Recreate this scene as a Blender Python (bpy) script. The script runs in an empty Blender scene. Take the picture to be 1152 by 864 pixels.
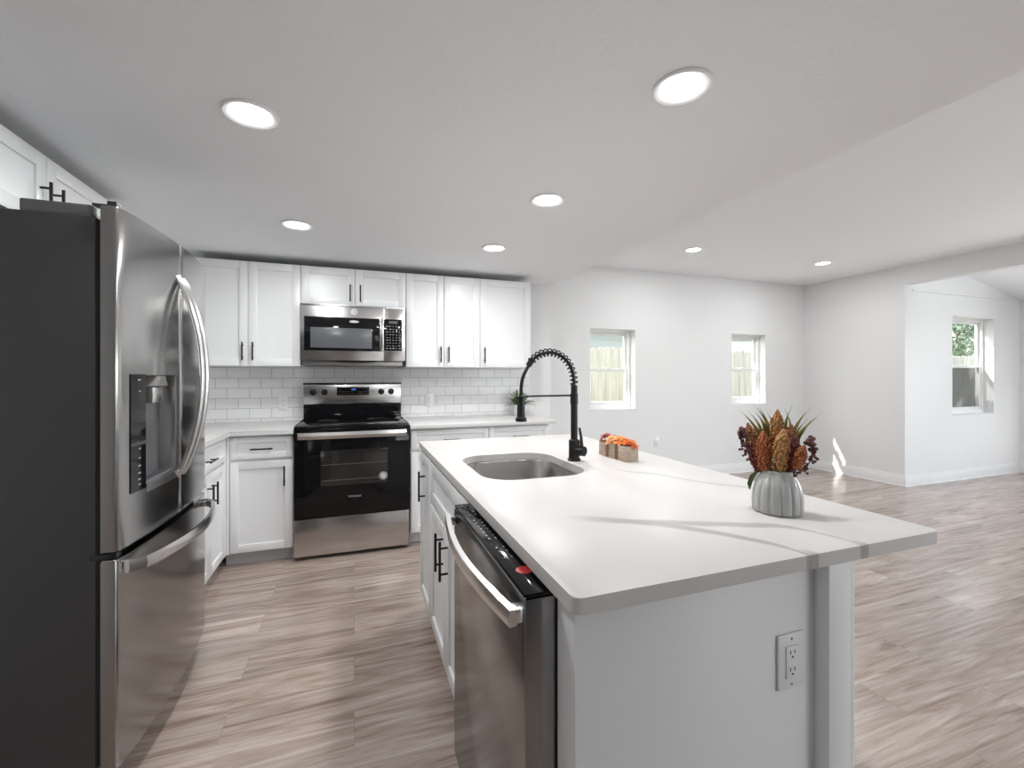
import bpy, bmesh, math, random
from mathutils import Matrix, Vector
random.seed(7)
PI = math.pi
SC = bpy.context.scene
COL = SC.collection

# ------------------------------------------------------------------ camera
FPX = 499.17                      # focal length in pixels of the 1152 px wide frame
cd = bpy.data.cameras.new('camera'); cam = bpy.data.objects.new('camera', cd); COL.objects.link(cam)
cd.sensor_fit = 'HORIZONTAL'; cd.sensor_width = 36.0; cd.lens = FPX / 1152 * 36
cd.shift_y = -9.3 / 1152; cd.clip_start = 0.02; cd.clip_end = 200
cam.location = (0, 0, 1.285); cam.rotation_euler = (PI / 2, 0, -math.radians(19.575))
SC.camera = cam
SC.view_settings.view_transform = 'Standard'; SC.view_settings.look = 'None'
SC.view_settings.gamma = 1; SC.view_settings.use_curve_mapping = False
SC.view_settings.exposure = 0.30

# ------------------------------------------------------------------ light
SKY_STRENGTH = 0.75
SUN_STRENGTH = 11.0
LAMP_W = 8.4
FILL_W = 26.0
w = bpy.data.worlds.new('sky'); SC.world = w; w.use_nodes = True
nt = w.node_tree; bg = nt.nodes['Background']
sky = nt.nodes.new('ShaderNodeTexSky'); sky.sky_type = 'NISHITA'; sky.sun_disc = False
sky.sun_elevation = math.radians(48); sky.sun_rotation = math.radians(-60); sky.air_density = 1.0; sky.dust_density = 2.0
hsv = nt.nodes.new('ShaderNodeHueSaturation'); hsv.inputs['Saturation'].default_value = 0.35
nt.links.new(sky.outputs[0], hsv.inputs['Color']); nt.links.new(hsv.outputs[0], bg.inputs[0]); bg.inputs[1].default_value = SKY_STRENGTH
sd = bpy.data.lights.new('sun', 'SUN'); sun = bpy.data.objects.new('sun', sd); COL.objects.link(sun)
sd.energy = SUN_STRENGTH; sd.angle = math.radians(0.6); sd.color = (1, 0.96, 0.9)
sun.location = (-6, 12, 12)
sun.rotation_euler = Vector((0.866 * 0.72, -0.5 * 0.72, -0.694)).to_track_quat('-Z', 'Y').to_euler()

def area_light(name, loc, look, sx, sy, power, color=(1, 1, 1)):
    d = bpy.data.lights.new(name, 'AREA'); d.shape = 'RECTANGLE'; d.size = sx; d.size_y = sy; d.energy = power; d.color = color
    o = bpy.data.objects.new(name, d); COL.objects.link(o); o.location = loc
    o.rotation_euler = Vector(look).to_track_quat('-Z', 'Y').to_euler()
    return o
# added fill lights standing in for daylight, set in unseen rear and sunroom openings
area_light('fill_rear', (4.2, -3.13, 1.15), (0.3, 1, 1.0), 2.6, 1.7, FILL_W * 1.6, (0.93, 0.975, 1))
area_light('fill_sunroom', (8.25, 0.3, 1.3), (-1, -0.35, 0.9), 2.8, 1.5, FILL_W * 3.4, (0.93, 0.975, 1))

# ------------------------------------------------------------------ materials
MAT = {}
def principled(name, color, rough=0.5, metal=0.0, **kw):
    m = bpy.data.materials.new(name); m.use_nodes = True
    b = m.node_tree.nodes['Principled BSDF']
    b.inputs['Base Color'].default_value = (*color, 1); b.inputs['Roughness'].default_value = rough; b.inputs['Metallic'].default_value = metal
    for k, v in kw.items(): b.inputs[k].default_value = v
    MAT[name] = m
    return m
def N(m, typ, **kw):
    n = m.node_tree.nodes.new(typ)
    for k, v in kw.items():
        if k in n.inputs: n.inputs[k].default_value = v
        else: setattr(n, k, v)
    return n
def L(m, a, b): m.node_tree.links.new(a, b)
def bsdf(m): return m.node_tree.nodes['Principled BSDF']
def coords(m, scale=(1, 1, 1), loc=(0, 0, 0), rot=(0, 0, 0)):
    tc = N(m, 'ShaderNodeTexCoord'); mp = N(m, 'ShaderNodeMapping')
    mp.inputs['Scale'].default_value = scale; mp.inputs['Location'].default_value = loc; mp.inputs['Rotation'].default_value = rot
    L(m, tc.outputs['Object'], mp.inputs['Vector']); return mp.outputs[0]
def add_bump(m, scale, strength, dist=0.002, stretch=(1, 1, 1), detail=3):
    v = coords(m, stretch); n = N(m, 'ShaderNodeTexNoise', Scale=scale, Detail=detail); L(m, v, n.inputs['Vector'])
    b = N(m, 'ShaderNodeBump', Strength=strength, Distance=dist); L(m, n.outputs[0], b.inputs['Height']); L(m, b.outputs[0], bsdf(m).inputs['Normal'])
def ramp(m, stops):
    r = N(m, 'ShaderNodeValToRGB'); e = r.color_ramp.elements
    e[0].position, e[0].color = stops[0][0], (*stops[0][1], 1)
    e[1].position, e[1].color = stops[-1][0], (*stops[-1][1], 1)
    for p, c in stops[1:-1]:
        x = e.new(p); x.color = (*c, 1)
    return r

principled('wall_paint', (0.775, 0.775, 0.775), 0.55); add_bump(MAT['wall_paint'], 90, 0.08)
principled('ceiling_paint', (0.89, 0.905, 0.92), 0.8); add_bump(MAT['ceiling_paint'], 55, 0.25, 0.004)
principled('trim_paint', (0.83, 0.83, 0.83), 0.35)
principled('cabinet_paint', (0.79, 0.795, 0.80), 0.32)
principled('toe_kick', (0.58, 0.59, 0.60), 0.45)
principled('black_metal', (0.012, 0.012, 0.013), 0.38, 0.3)
principled('black_plastic', (0.012, 0.012, 0.013), 0.25)
principled('black_glass', (0.006, 0.006, 0.007), 0.06, **{'Specular IOR Level': 0.28})
principled('oven_window', (0.022, 0.020, 0.018), 0.08)
principled('micro_window', (0.10, 0.105, 0.115), 0.22)
principled('dark_grey_paint', (0.052, 0.052, 0.053), 0.45)
principled('hinge_plastic', (0.16, 0.16, 0.165), 0.5)
principled('white_plastic', (0.80, 0.80, 0.80), 0.3)
principled('slot_dark', (0.03, 0.03, 0.03), 0.6)
principled('icon_grey', (0.30, 0.30, 0.31), 0.5)
principled('badge_silver', (0.75, 0.75, 0.76), 0.25, 0.7)
principled('red_sticker', (0.55, 0.02, 0.02), 0.45)
principled('chrome', (0.78, 0.78, 0.78), 0.14, 1.0)
principled('display_blue', (0.02, 0.03, 0.08), 0.2); bsdf(MAT['display_blue']).inputs['Emission Color'].default_value = (0.1, 0.25, 0.9, 1); bsdf(MAT['display_blue']).inputs['Emission Strength'].default_value = 0.5
principled('ceramic', (0.42, 0.42, 0.41), 0.25)
principled('soil', (0.05, 0.03, 0.02), 0.9)
principled('ribbon_brown', (0.17, 0.085, 0.04), 0.6)
principled('vinyl_white', (0.82, 0.83, 0.82), 0.35)
principled('rubber', (0.02, 0.02, 0.02), 0.7)
principled('house_siding', (0.42, 0.47, 0.47), 0.7)
principled('house_white', (0.75, 0.76, 0.74), 0.6)
principled('roof_grey', (0.16, 0.16, 0.16), 0.8)
principled('bark', (0.10, 0.075, 0.055), 0.9)
principled('grass_green', (0.17, 0.18, 0.10), 0.9)
principled('lens_trim', (0.82, 0.82, 0.82), 0.4)
m = principled('lamp_lens', (0.9, 0.9, 0.9), 0.4); bsdf(m).inputs['Emission Color'].default_value = (1, 0.98, 0.95, 1); bsdf(m).inputs['Emission Strength'].default_value = 14.0

def brushed(name, color, rough, stretch, amp=0.08):
    m = principled(name, color, rough, 1.0)
    v = coords(m, stretch); n = N(m, 'ShaderNodeTexNoise', Scale=1.0, Detail=4); L(m, v, n.inputs['Vector'])
    mr = N(m, 'ShaderNodeMapRange'); mr.inputs['To Min'].default_value = rough - amp; mr.inputs['To Max'].default_value = rough + amp
    L(m, n.outputs[0], mr.inputs['Value']); L(m, mr.outputs[0], bsdf(m).inputs['Roughness'])
    b = N(m, 'ShaderNodeBump', Strength=0.05, Distance=0.0005); L(m, n.outputs[0], b.inputs['Height']); L(m, b.outputs[0], bsdf(m).inputs['Normal'])
    return m
brushed('steel_fridge', (0.36, 0.355, 0.35), 0.17, (300, 4, 500), 0.04)
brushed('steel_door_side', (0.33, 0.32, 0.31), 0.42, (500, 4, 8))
brushed('steel', (0.56, 0.55, 0.54), 0.24, (4, 300, 500))
brushed('steel_side', (0.36, 0.355, 0.35), 0.2, (300, 4, 500))
brushed('steel_sink', (0.42, 0.405, 0.39), 0.24, (25, 25, 3), 0.05)
brushed('steel_bright', (0.72, 0.71, 0.70), 0.22, (200, 200, 8))

# floor boards: long grey-oak planks along X
m = principled('oak_planks', (0.4, 0.33, 0.28), 0.22, **{'Specular IOR Level': 0.85})
v = coords(m)
br = N(m, 'ShaderNodeTexBrick'); br.offset = 0.37; br.offset_frequency = 2; br.squash = 1
br.inputs['Color1'].default_value = (0, 0, 0, 1); br.inputs['Color2'].default_value = (1, 1, 1, 1); br.inputs['Mortar'].default_value = (0.5, 0.5, 0.5, 1)
br.inputs['Scale'].default_value = 1; br.inputs['Mortar Size'].default_value = 0.0009; br.inputs['Mortar Smooth'].default_value = 0.1
br.inputs['Brick Width'].default_value = 1.22; br.inputs['Row Height'].default_value = 0.18
L(m, v, br.inputs['Vector'])
sep = N(m, 'ShaderNodeSeparateXYZ'); L(m, v, sep.inputs[0])
rnd = N(m, 'ShaderNodeRGBToBW'); L(m, br.outputs['Color'], rnd.inputs[0])
def grain(sx, sy, detail, dist, off):
    mx = N(m, 'ShaderNodeMath', operation='MULTIPLY'); mx.inputs[1].default_value = sx; L(m, sep.outputs[0], mx.inputs[0])
    my = N(m, 'ShaderNodeMath', operation='MULTIPLY'); my.inputs[1].default_value = sy; L(m, sep.outputs[1], my.inputs[0])
    mz = N(m, 'ShaderNodeMath', operation='MULTIPLY_ADD'); mz.inputs[1].default_value = 37.0; mz.inputs[2].default_value = off; L(m, rnd.outputs[0], mz.inputs[0])
    c = N(m, 'ShaderNodeCombineXYZ'); L(m, mx.outputs[0], c.inputs[0]); L(m, my.outputs[0], c.inputs[1]); L(m, mz.outputs[0], c.inputs[2])
    n = N(m, 'ShaderNodeTexNoise', Scale=1.0, Detail=detail, Distortion=dist); n.inputs['Roughness'].default_value = 0.62; L(m, c.outputs[0], n.inputs['Vector'])
    return n.outputs[0]
g1 = grain(1.1, 13, 6, 1.8, 0); g2 = grain(6, 90, 4, 0.5, 5); g3 = grain(0.8, 5, 2, 0.6, 11); g4 = grain(1.7, 34, 6, 2.2, 23)
r1 = ramp(m, [(0.28, (0.190, 0.132, 0.103)), (0.40, (0.315, 0.240, 0.200)), (0.52, (0.415, 0.338, 0.292)), (0.68, (0.510, 0.435, 0.385))]); L(m, g1, r1.inputs[0])
r2 = ramp(m, [(0.3, (0.86, 0.85, 0.84)), (0.6, (1.04, 1.04, 1.04))]); L(m, g2, r2.inputs[0])
r3 = ramp(m, [(0.3, (0.84, 0.83, 0.82)), (0.62, (1.08, 1.08, 1.08))]); L(m, g3, r3.inputs[0])
r4 = ramp(m, [(0.28, (0.70, 0.66, 0.64)), (0.38, (0.90, 0.88, 0.87)), (0.50, (1.0, 1.0, 1.0)), (0.70, (1.10, 1.10, 1.10))]); L(m, g4, r4.inputs[0])
def mulc(a, b):
    x = N(m, 'ShaderNodeMix', data_type='RGBA', blend_type='MULTIPLY'); x.inputs[0].default_value = 1
    L(m, a, x.inputs[6]); L(m, b, x.inputs[7]); return x.outputs[2]
cc = mulc(mulc(mulc(r1.outputs[0], r2.outputs[0]), r3.outputs[0]), r4.outputs[0])
rv = ramp(m, [(0.0, (0.86, 0.85, 0.85)), (1.0, (1.10, 1.10, 1.10))]); L(m, rnd.outputs[0], rv.inputs[0])
cc = mulc(cc, rv.outputs[0])
mo = N(m, 'ShaderNodeMix', data_type='RGBA'); L(m, br.outputs['Fac'], mo.inputs[0]); L(m, cc, mo.inputs[6]); mo.inputs[7].default_value = (0.24, 0.19, 0.16, 1)
L(m, mo.outputs[2], bsdf(m).inputs['Base Color'])
bp = N(m, 'ShaderNodeBump', Strength=0.12, Distance=0.001); L(m, g2, bp.inputs['Height']); L(m, bp.outputs[0], bsdf(m).inputs['Normal'])

# subway tile (X, Z plane)
m = principled('subway_tile', (0.74, 0.74, 0.74), 0.16)
tc = N(m, 'ShaderNodeTexCoord'); sp = N(m, 'ShaderNodeSeparateXYZ'); L(m, tc.outputs['Object'], sp.inputs[0])
cb = N(m, 'ShaderNodeCombineXYZ'); L(m, sp.outputs[0], cb.inputs[0]); L(m, sp.outputs[2], cb.inputs[1])
mp = N(m, 'ShaderNodeMapping'); mp.inputs['Location'].default_value = (0.0, -0.0445, 0); L(m, cb.outputs[0], mp.inputs['Vector'])
bt = N(m, 'ShaderNodeTexBrick'); bt.offset = 0.5; bt.offset_frequency = 2
bt.inputs['Color1'].default_value = (0.72, 0.72, 0.72, 1); bt.inputs['Color2'].default_value = (0.78, 0.78, 0.78, 1); bt.inputs['Mortar'].default_value = (0.33, 0.33, 0.33, 1)
bt.inputs['Scale'].default_value = 1; bt.inputs['Mortar Size'].default_value = 0.0018; bt.inputs['Mortar Smooth'].default_value = 0.2
bt.inputs['Brick Width'].default_value = 0.158; bt.inputs['Row Height'].default_value = 0.0815
L(m, mp.outputs[0], bt.inputs['Vector']); L(m, bt.outputs['Color'], bsdf(m).inputs['Base Color'])
bb = N(m, 'ShaderNodeBump', Strength=0.4, Distance=0.002); bb.invert = True; L(m, bt.outputs['Fac'], bb.inputs['Height']); L(m, bb.outputs[0], bsdf(m).inputs['Normal'])

# white quartz with soft grey veins; a vein is a curve y(x)
def quartz(name, veins, base=(0.64, 0.63, 0.62), edge_veins=()):
    m = principled(name, base, 0.34, **{'Specular IOR Level': 0.16})
    tc = N(m, 'ShaderNodeTexCoord'); sp = N(m, 'ShaderNodeSeparateXYZ'); L(m, tc.outputs['Object'], sp.inputs[0])
    nz = N(m, 'ShaderNodeTexNoise', Scale=9.0, Detail=3); L(m, tc.outputs['Object'], nz.inputs['Vector'])
    nm = N(m, 'ShaderNodeMath', operation='MULTIPLY_ADD'); nm.inputs[1].default_value = 0.03; nm.inputs[2].default_value = -0.015; L(m, nz.outputs[0], nm.inputs[0])
    cl = N(m, 'ShaderNodeTexNoise', Scale=3.0, Detail=4); L(m, tc.outputs['Object'], cl.inputs['Vector'])
    rc = ramp(m, [(0.35, tuple(c * 0.955 for c in base)), (0.6, base)]); L(m, cl.outputs[0], rc.inputs[0])
    col = rc.outputs[0]
    for pts, width, dark in veins:
        x0, x1 = pts[0][0], pts[-1][0]; ys = [p[1] for p in pts]; y0, y1 = min(ys) - 0.05, max(ys) + 0.05
        mx = N(m, 'ShaderNodeMapRange'); mx.inputs['From Min'].default_value = x0; mx.inputs['From Max'].default_value = x1; L(m, sp.outputs[0], mx.inputs['Value'])
        fc = N(m, 'ShaderNodeFloatCurve'); c = fc.mapping.curves[0]
        q = [((px - x0) / (x1 - x0), (py - y0) / (y1 - y0)) for px, py in pts]
        c.points[0].location = q[0]; c.points[1].location = q[-1]
        for a in q[1:-1]: c.points.new(*a)
        fc.mapping.update(); L(m, mx.outputs[0], fc.inputs['Value'])
        my = N(m, 'ShaderNodeMath', operation='MULTIPLY_ADD'); my.inputs[1].default_value = y1 - y0; my.inputs[2].default_value = y0; L(m, fc.outputs[0], my.inputs[0])
        a1 = N(m, 'ShaderNodeMath', operation='ADD'); L(m, my.outputs[0], a1.inputs[0]); L(m, nm.outputs[0], a1.inputs[1])
        d = N(m, 'ShaderNodeMath', operation='SUBTRACT'); L(m, sp.outputs[1], d.inputs[0]); L(m, a1.outputs[0], d.inputs[1])
        ab = N(m, 'ShaderNodeMath', operation='ABSOLUTE'); L(m, d.outputs[0], ab.inputs[0])
        mk = N(m, 'ShaderNodeMapRange', interpolation_type='SMOOTHSTEP'); mk.inputs['From Min'].default_value = width * 0.35; mk.inputs['From Max'].default_value = width
        mk.inputs['To Min'].default_value = dark; mk.inputs['To Max'].default_value = 0; L(m, ab.outputs[0], mk.inputs['Value'])
        # ends fade
        e0 = N(m, 'ShaderNodeMapRange', interpolation_type='SMOOTHSTEP'); e0.inputs['From Min'].default_value = x0 - 0.02; e0.inputs['From Max'].default_value = x0 + 0.12; L(m, sp.outputs[0], e0.inputs['Value'])
        e1 = N(m, 'ShaderNodeMapRange'); e1.inputs['From Min'].default_value = x1; e1.inputs['From Max'].default_value = x1 + 0.03; e1.inputs['To Min'].default_value = 1; e1.inputs['To Max'].default_value = 0; L(m, sp.outputs[0], e1.inputs['Value'])
        p1 = N(m, 'ShaderNodeMath', operation='MULTIPLY'); L(m, mk.outputs[0], p1.inputs[0]); L(m, e0.outputs[0], p1.inputs[1])
        p2 = N(m, 'ShaderNodeMath', operation='MULTIPLY'); L(m, p1.outputs[0], p2.inputs[0]); L(m, e1.outputs[0], p2.inputs[1])
        mix = N(m, 'ShaderNodeMix', data_type='RGBA'); L(m, p2.outputs[0], mix.inputs[0]); L(m, col, mix.inputs[6]); mix.inputs[7].default_value = (0.33, 0.325, 0.31, 1)
        col = mix.outputs[2]
    for xc, hw, ymax in edge_veins:
        d = N(m, 'ShaderNodeMath', operation='SUBTRACT'); L(m, sp.outputs[0], d.inputs[0]); d.inputs[1].default_value = xc
        ab = N(m, 'ShaderNodeMath', operation='ABSOLUTE'); L(m, d.outputs[0], ab.inputs[0])
        mk = N(m, 'ShaderNodeMapRange', interpolation_type='SMOOTHSTEP'); mk.inputs['From Min'].default_value = hw * 0.75; mk.inputs['From Max'].default_value = hw; mk.inputs['To Min'].default_value = 0.8; mk.inputs['To Max'].default_value = 0; L(m, ab.outputs[0], mk.inputs['Value'])
        my = N(m, 'ShaderNodeMapRange'); my.inputs['From Min'].default_value = ymax - 0.03; my.inputs['From Max'].default_value = ymax; my.inputs['To Min'].default_value = 1; my.inputs['To Max'].default_value = 0; L(m, sp.outputs[1], my.inputs['Value'])
        p1 = N(m, 'ShaderNodeMath', operation='MULTIPLY'); L(m, mk.outputs[0], p1.inputs[0]); L(m, my.outputs[0], p1.inputs[1])
        mix = N(m, 'ShaderNodeMix', data_type='RGBA'); L(m, p1.outputs[0], mix.inputs[0]); L(m, col, mix.inputs[6]); mix.inputs[7].default_value = (0.33, 0.325, 0.31, 1)
        col = mix.outputs[2]
    L(m, col, bsdf(m).inputs['Base Color'])
    return m

m = principled('box_wood', (0.42, 0.32, 0.24), 0.65)
v = coords(m, (30, 6, 60)); n = N(m, 'ShaderNodeTexNoise', Scale=2.0, Detail=4); L(m, v, n.inputs['Vector'])
r = ramp(m, [(0.3, (0.33, 0.24, 0.175)), (0.65, (0.50, 0.40, 0.315))]); L(m, n.outputs[0], r.inputs[0]); L(m, r.outputs[0], bsdf(m).inputs['Base Color'])
m = principled('fence_wood', (0.5, 0.48, 0.40), 0.85)
v = coords(m, (7, 7, 0.6)); n = N(m, 'ShaderNodeTexNoise', Scale=2.0, Detail=4); L(m, v, n.inputs['Vector'])
r = ramp(m, [(0.3, (0.40, 0.385, 0.33)), (0.7, (0.58, 0.565, 0.49))]); L(m, n.outputs[0], r.inputs[0]); L(m, r.outputs[0], bsdf(m).inputs['Base Color'])
def leafy(name, a, b, scale=30):
    m = principled(name, a, 0.55)
    v = coords(m); n = N(m, 'ShaderNodeTexNoise', Scale=scale, Detail=2); L(m, v, n.inputs['Vector'])
    r = ramp(m, [(0.35, a), (0.65, b)]); L(m, n.outputs[0], r.inputs[0]); L(m, r.outputs[0], bsdf(m).inputs['Base Color'])
    return m
leafy('leaf_dark', (0.045, 0.095, 0.025), (0.16, 0.25, 0.08), 40)
leafy('leaf_olive', (0.20, 0.20, 0.045), (0.46, 0.43, 0.14), 25)
leafy('tree_leaf', (0.09, 0.15, 0.09), (0.34, 0.43, 0.31), 3)
leafy('seed_rust', (0.30, 0.075, 0.02), (0.46, 0.15, 0.045), 90)
leafy('seed_gold', (0.36, 0.17, 0.05), (0.52, 0.28, 0.10), 90)
leafy('seed_brown', (0.22, 0.085, 0.035), (0.38, 0.17, 0.07), 90)
leafy('seed_maroon', (0.085, 0.015, 0.012), (0.19, 0.04, 0.03), 90)
leafy('berry_plum', (0.06, 0.018, 0.02), (0.17, 0.05, 0.045), 80)
leafy('petal_orange', (0.75, 0.16, 0.01), (0.85, 0.30, 0.03), 60)
leafy('petal_red', (0.42, 0.02, 0.02), (0.62, 0.06, 0.03), 60)
leafy('petal_peach', (0.80, 0.36, 0.12), (0.88, 0.50, 0.22), 60)
leafy('petal_burnt', (0.62, 0.09, 0.01), (0.80, 0.20, 0.02), 60)

def clear_glass(name, tint, refl):
    m = bpy.data.materials.new(name); m.use_nodes = True; t = m.node_tree; t.nodes.clear()
    o = t.nodes.new('ShaderNodeOutputMaterial'); a = t.nodes.new('ShaderNodeBsdfTransparent'); g = t.nodes.new('ShaderNodeBsdfGlossy'); x = t.nodes.new('ShaderNodeMixShader')
    a.inputs[0].default_value = (*tint, 1); g.inputs['Roughness'].default_value = 0.02; x.inputs[0].default_value = refl
    t.links.new(a.outputs[0], x.inputs[1]); t.links.new(g.outputs[0], x.inputs[2]); t.links.new(x.outputs[0], o.inputs[0]); MAT[name] = m
clear_glass('window_glass', (0.97, 0.975, 0.965), 0.05)
def screen_mat(name, col, cover):
    m = bpy.data.materials.new(name); m.use_nodes = True; t = m.node_tree; t.nodes.clear()
    o = t.nodes.new('ShaderNodeOutputMaterial'); a = t.nodes.new('ShaderNodeBsdfTransparent'); g = t.nodes.new('ShaderNodeBsdfDiffuse'); x = t.nodes.new('ShaderNodeMixShader')
    g.inputs[0].default_value = (*col, 1); x.inputs[0].default_value = cover
    t.links.new(a.outputs[0], x.inputs[1]); t.links.new(g.outputs[0], x.inputs[2]); t.links.new(x.outputs[0], o.inputs[0]); MAT[name] = m
screen_mat('insect_screen', (0.10, 0.10, 0.11), 0.6)

# ------------------------------------------------------------------ mesh builder
class MB:
    def __init__(s, T=None): s.bm = bmesh.new(); s.T = T or Matrix()
    def _fin(s, vs, T=None):
        bmesh.ops.transform(s.bm, matrix=(T if T is not None else s.T), verts=vs)
    def box(s, x0, y0, z0, x1, y1, z1, bev=0.0, seg=2):
        x0, x1 = sorted((x0, x1)); y0, y1 = sorted((y0, y1)); z0, z1 = sorted((z0, z1))
        b = bmesh.new(); bmesh.ops.create_cube(b, size=1)
        bmesh.ops.scale(b, vec=(x1 - x0, y1 - y0, z1 - z0), verts=b.verts)
        bmesh.ops.translate(b, vec=((x0 + x1) / 2, (y0 + y1) / 2, (z0 + z1) / 2), verts=b.verts)
        if bev > 0: bmesh.ops.bevel(b, geom=list(b.edges), offset=bev, segments=seg, profile=0.5, affect='EDGES')
        return s.merge(b)
    def merge(s, b):
        me = bpy.data.meshes.new('tmp'); b.to_mesh(me); b.free()
        n = len(s.bm.verts); s.bm.from_mesh(me); bpy.data.meshes.remove(me)
        s.bm.verts.ensure_lookup_table(); s._fin(s.bm.verts[n:]); return s
    def tube(s, pts, r, n=12, cap=True, flat=None):
        # pts list of vectors, r radius or list; flat=(ra,rb) elliptical with b-axis towards given up vector
        b = bmesh.new(); P = [Vector(p) for p in pts]; R = r if isinstance(r, (list, tuple)) else [r] * len(P)
        rings = []; up = None
        for i, p in enumerate(P):
            t = (P[min(i + 1, len(P) - 1)] - P[max(i - 1, 0)]).normalized()
            if up is None:
                up = Vector((0, 0, 1)) if abs(t.z) < 0.9 else Vector((0, 1, 0))
            a = up.cross(t).normalized(); up = t.cross(a).normalized()
            fa, fb = flat or (1, 1)
            rings.append([b.verts.new(p + a * math.cos(2 * PI * k / n) * R[i] * fa + up * math.sin(2 * PI * k / n) * R[i] * fb) for k in range(n)])
        for i in range(len(rings) - 1):
            for k in range(n): b.faces.new((rings[i][k], rings[i][(k + 1) % n], rings[i + 1][(k + 1) % n], rings[i + 1][k]))
        if cap: b.faces.new(rings[0]); b.faces.new(rings[-1])
        return s.merge(b)
    def lathe(s, prof, c, n=32, mod=None, cap=True):
        b = bmesh.new(); rings = []
        for j, (r, z) in enumerate(prof):
            rings.append([b.verts.new((c[0] + r * (mod(j, 2 * PI * k / n) if mod else 1) * math.cos(2 * PI * k / n), c[1] + r * (mod(j, 2 * PI * k / n) if mod else 1) * math.sin(2 * PI * k / n), c[2] + z)) for k in range(n)])
        for i in range(len(rings) - 1):
            for k in range(n): b.faces.new((rings[i][k], rings[i][(k + 1) % n], rings[i + 1][(k + 1) % n], rings[i + 1][k]))
        if cap: b.faces.new(rings[0]); b.faces.new(rings[-1])
        return s.merge(b)
    def prism(s, poly, z0, z1, bev=0.0):
        b = bmesh.new(); v0 = [b.verts.new((x, y, z0)) for x, y in poly]; v1 = [b.verts.new((x, y, z1)) for x, y in poly]
        n = len(poly); b.faces.new(v0); b.faces.new(v1)
        for i in range(n): b.faces.new((v0[i], v0[(i + 1) % n], v1[(i + 1) % n], v1[i]))
        if bev: bmesh.ops.bevel(b, geom=[e for e in b.edges if abs(e.verts[0].co.z - e.verts[1].co.z) < 1e-6], offset=bev, segments=2, profile=0.5, affect='EDGES')
        return s.merge(b)
    def ball(s, c, r, sub=1, scale=(1, 1, 1)):
        b = bmesh.new(); bmesh.ops.create_icosphere(b, subdivisions=sub, radius=r)
        bmesh.ops.scale(b, vec=scale, verts=b.verts); bmesh.ops.translate(b, vec=c, verts=b.verts); return s.merge(b)
    def quadstrip(s, L1, L2):
        b = bmesh.new(); a = [b.verts.new(p) for p in L1]; c = [b.verts.new(p) for p in L2]
        for i in range(len(a) - 1): b.faces.new((a[i], a[i + 1], c[i + 1], c[i]))
        return s.merge(b)
    def build(s, name, mat, parent=None, angle=35, keep_normals=False):
        bm = s.bm
        if not keep_normals: bmesh.ops.recalc_face_normals(bm, faces=bm.faces)
        off = Vector((0, 0, 0)); q = parent
        while q is not None: off += q.location; q = q.parent
        if off.length: bmesh.ops.translate(bm, vec=-off, verts=bm.verts)
        me = bpy.data.meshes.new(name); bm.to_mesh(me); bm.free()
        for p in me.polygons: p.use_smooth = True
        me.set_sharp_from_angle(angle=math.radians(angle))
        me.materials.append(MAT[mat] if isinstance(mat, str) else mat)
        o = bpy.data.objects.new(name, me); COL.objects.link(o)
        if parent: o.parent = parent
        return o
def thing(name, label, cat, loc, group=None):
    o = bpy.data.objects.new(name, None); COL.objects.link(o); o.location = loc; o.empty_display_size = 0.1
    return tag(o, label, cat, group)
def tag(o, label, cat, group=None):
    o['label'] = label; o['category'] = cat
    if group: o['group'] = group
    return o
def struct(o): o['kind'] = 'structure'; return o
def rebase(o, base):
    """give a one-mesh thing its origin at its base"""
    o.data.transform(Matrix.Translation(-Vector(base))); o.location = base; return o
def text_mesh(s, size, extrude=0.0006):
    c = bpy.data.curves.new('txt', 'FONT'); c.body = s; c.size = size; c.extrude = extrude; c.align_x = 'CENTER'; c.align_y = 'CENTER'
    o = bpy.data.objects.new('txt', c); COL.objects.link(o)
    dg = bpy.context.evaluated_depsgraph_get(); me = bpy.data.meshes.new_from_object(o.evaluated_get(dg)); bpy.data.objects.remove(o); bpy.data.curves.remove(c)
    b = bmesh.new(); b.from_mesh(me); bpy.data.meshes.remove(me); return b
def rrect(x0, y0, x1, y1, r, n=8):
    pts = []
    for cx, cy, a in ((x1 - r, y1 - r, 0), (x0 + r, y1 - r, 90), (x0 + r, y0 + r, 180), (x1 - r, y0 + r, 270)):
        for i in range(n + 1):
            t = math.radians(a + 90 * i / n); pts.append((cx + r * math.cos(t), cy + r * math.sin(t)))
    return pts
# local frames: u across, o outwards to the viewer, z up
def F_back(Y): return Matrix(((1, 0, 0, 0), (0, -1, 0, Y), (0, 0, 1, 0), (0, 0, 0, 1)))     # faces -Y
def F_left(X): return Matrix(((0, 1, 0, X), (1, 0, 0, 0), (0, 0, 1, 0), (0, 0, 0, 1)))      # faces +X
def F_isl(X): return Matrix(((0, -1, 0, X), (1, 0, 0, 0), (0, 0, 1, 0), (0, 0, 0, 1)))      # faces -X

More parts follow.
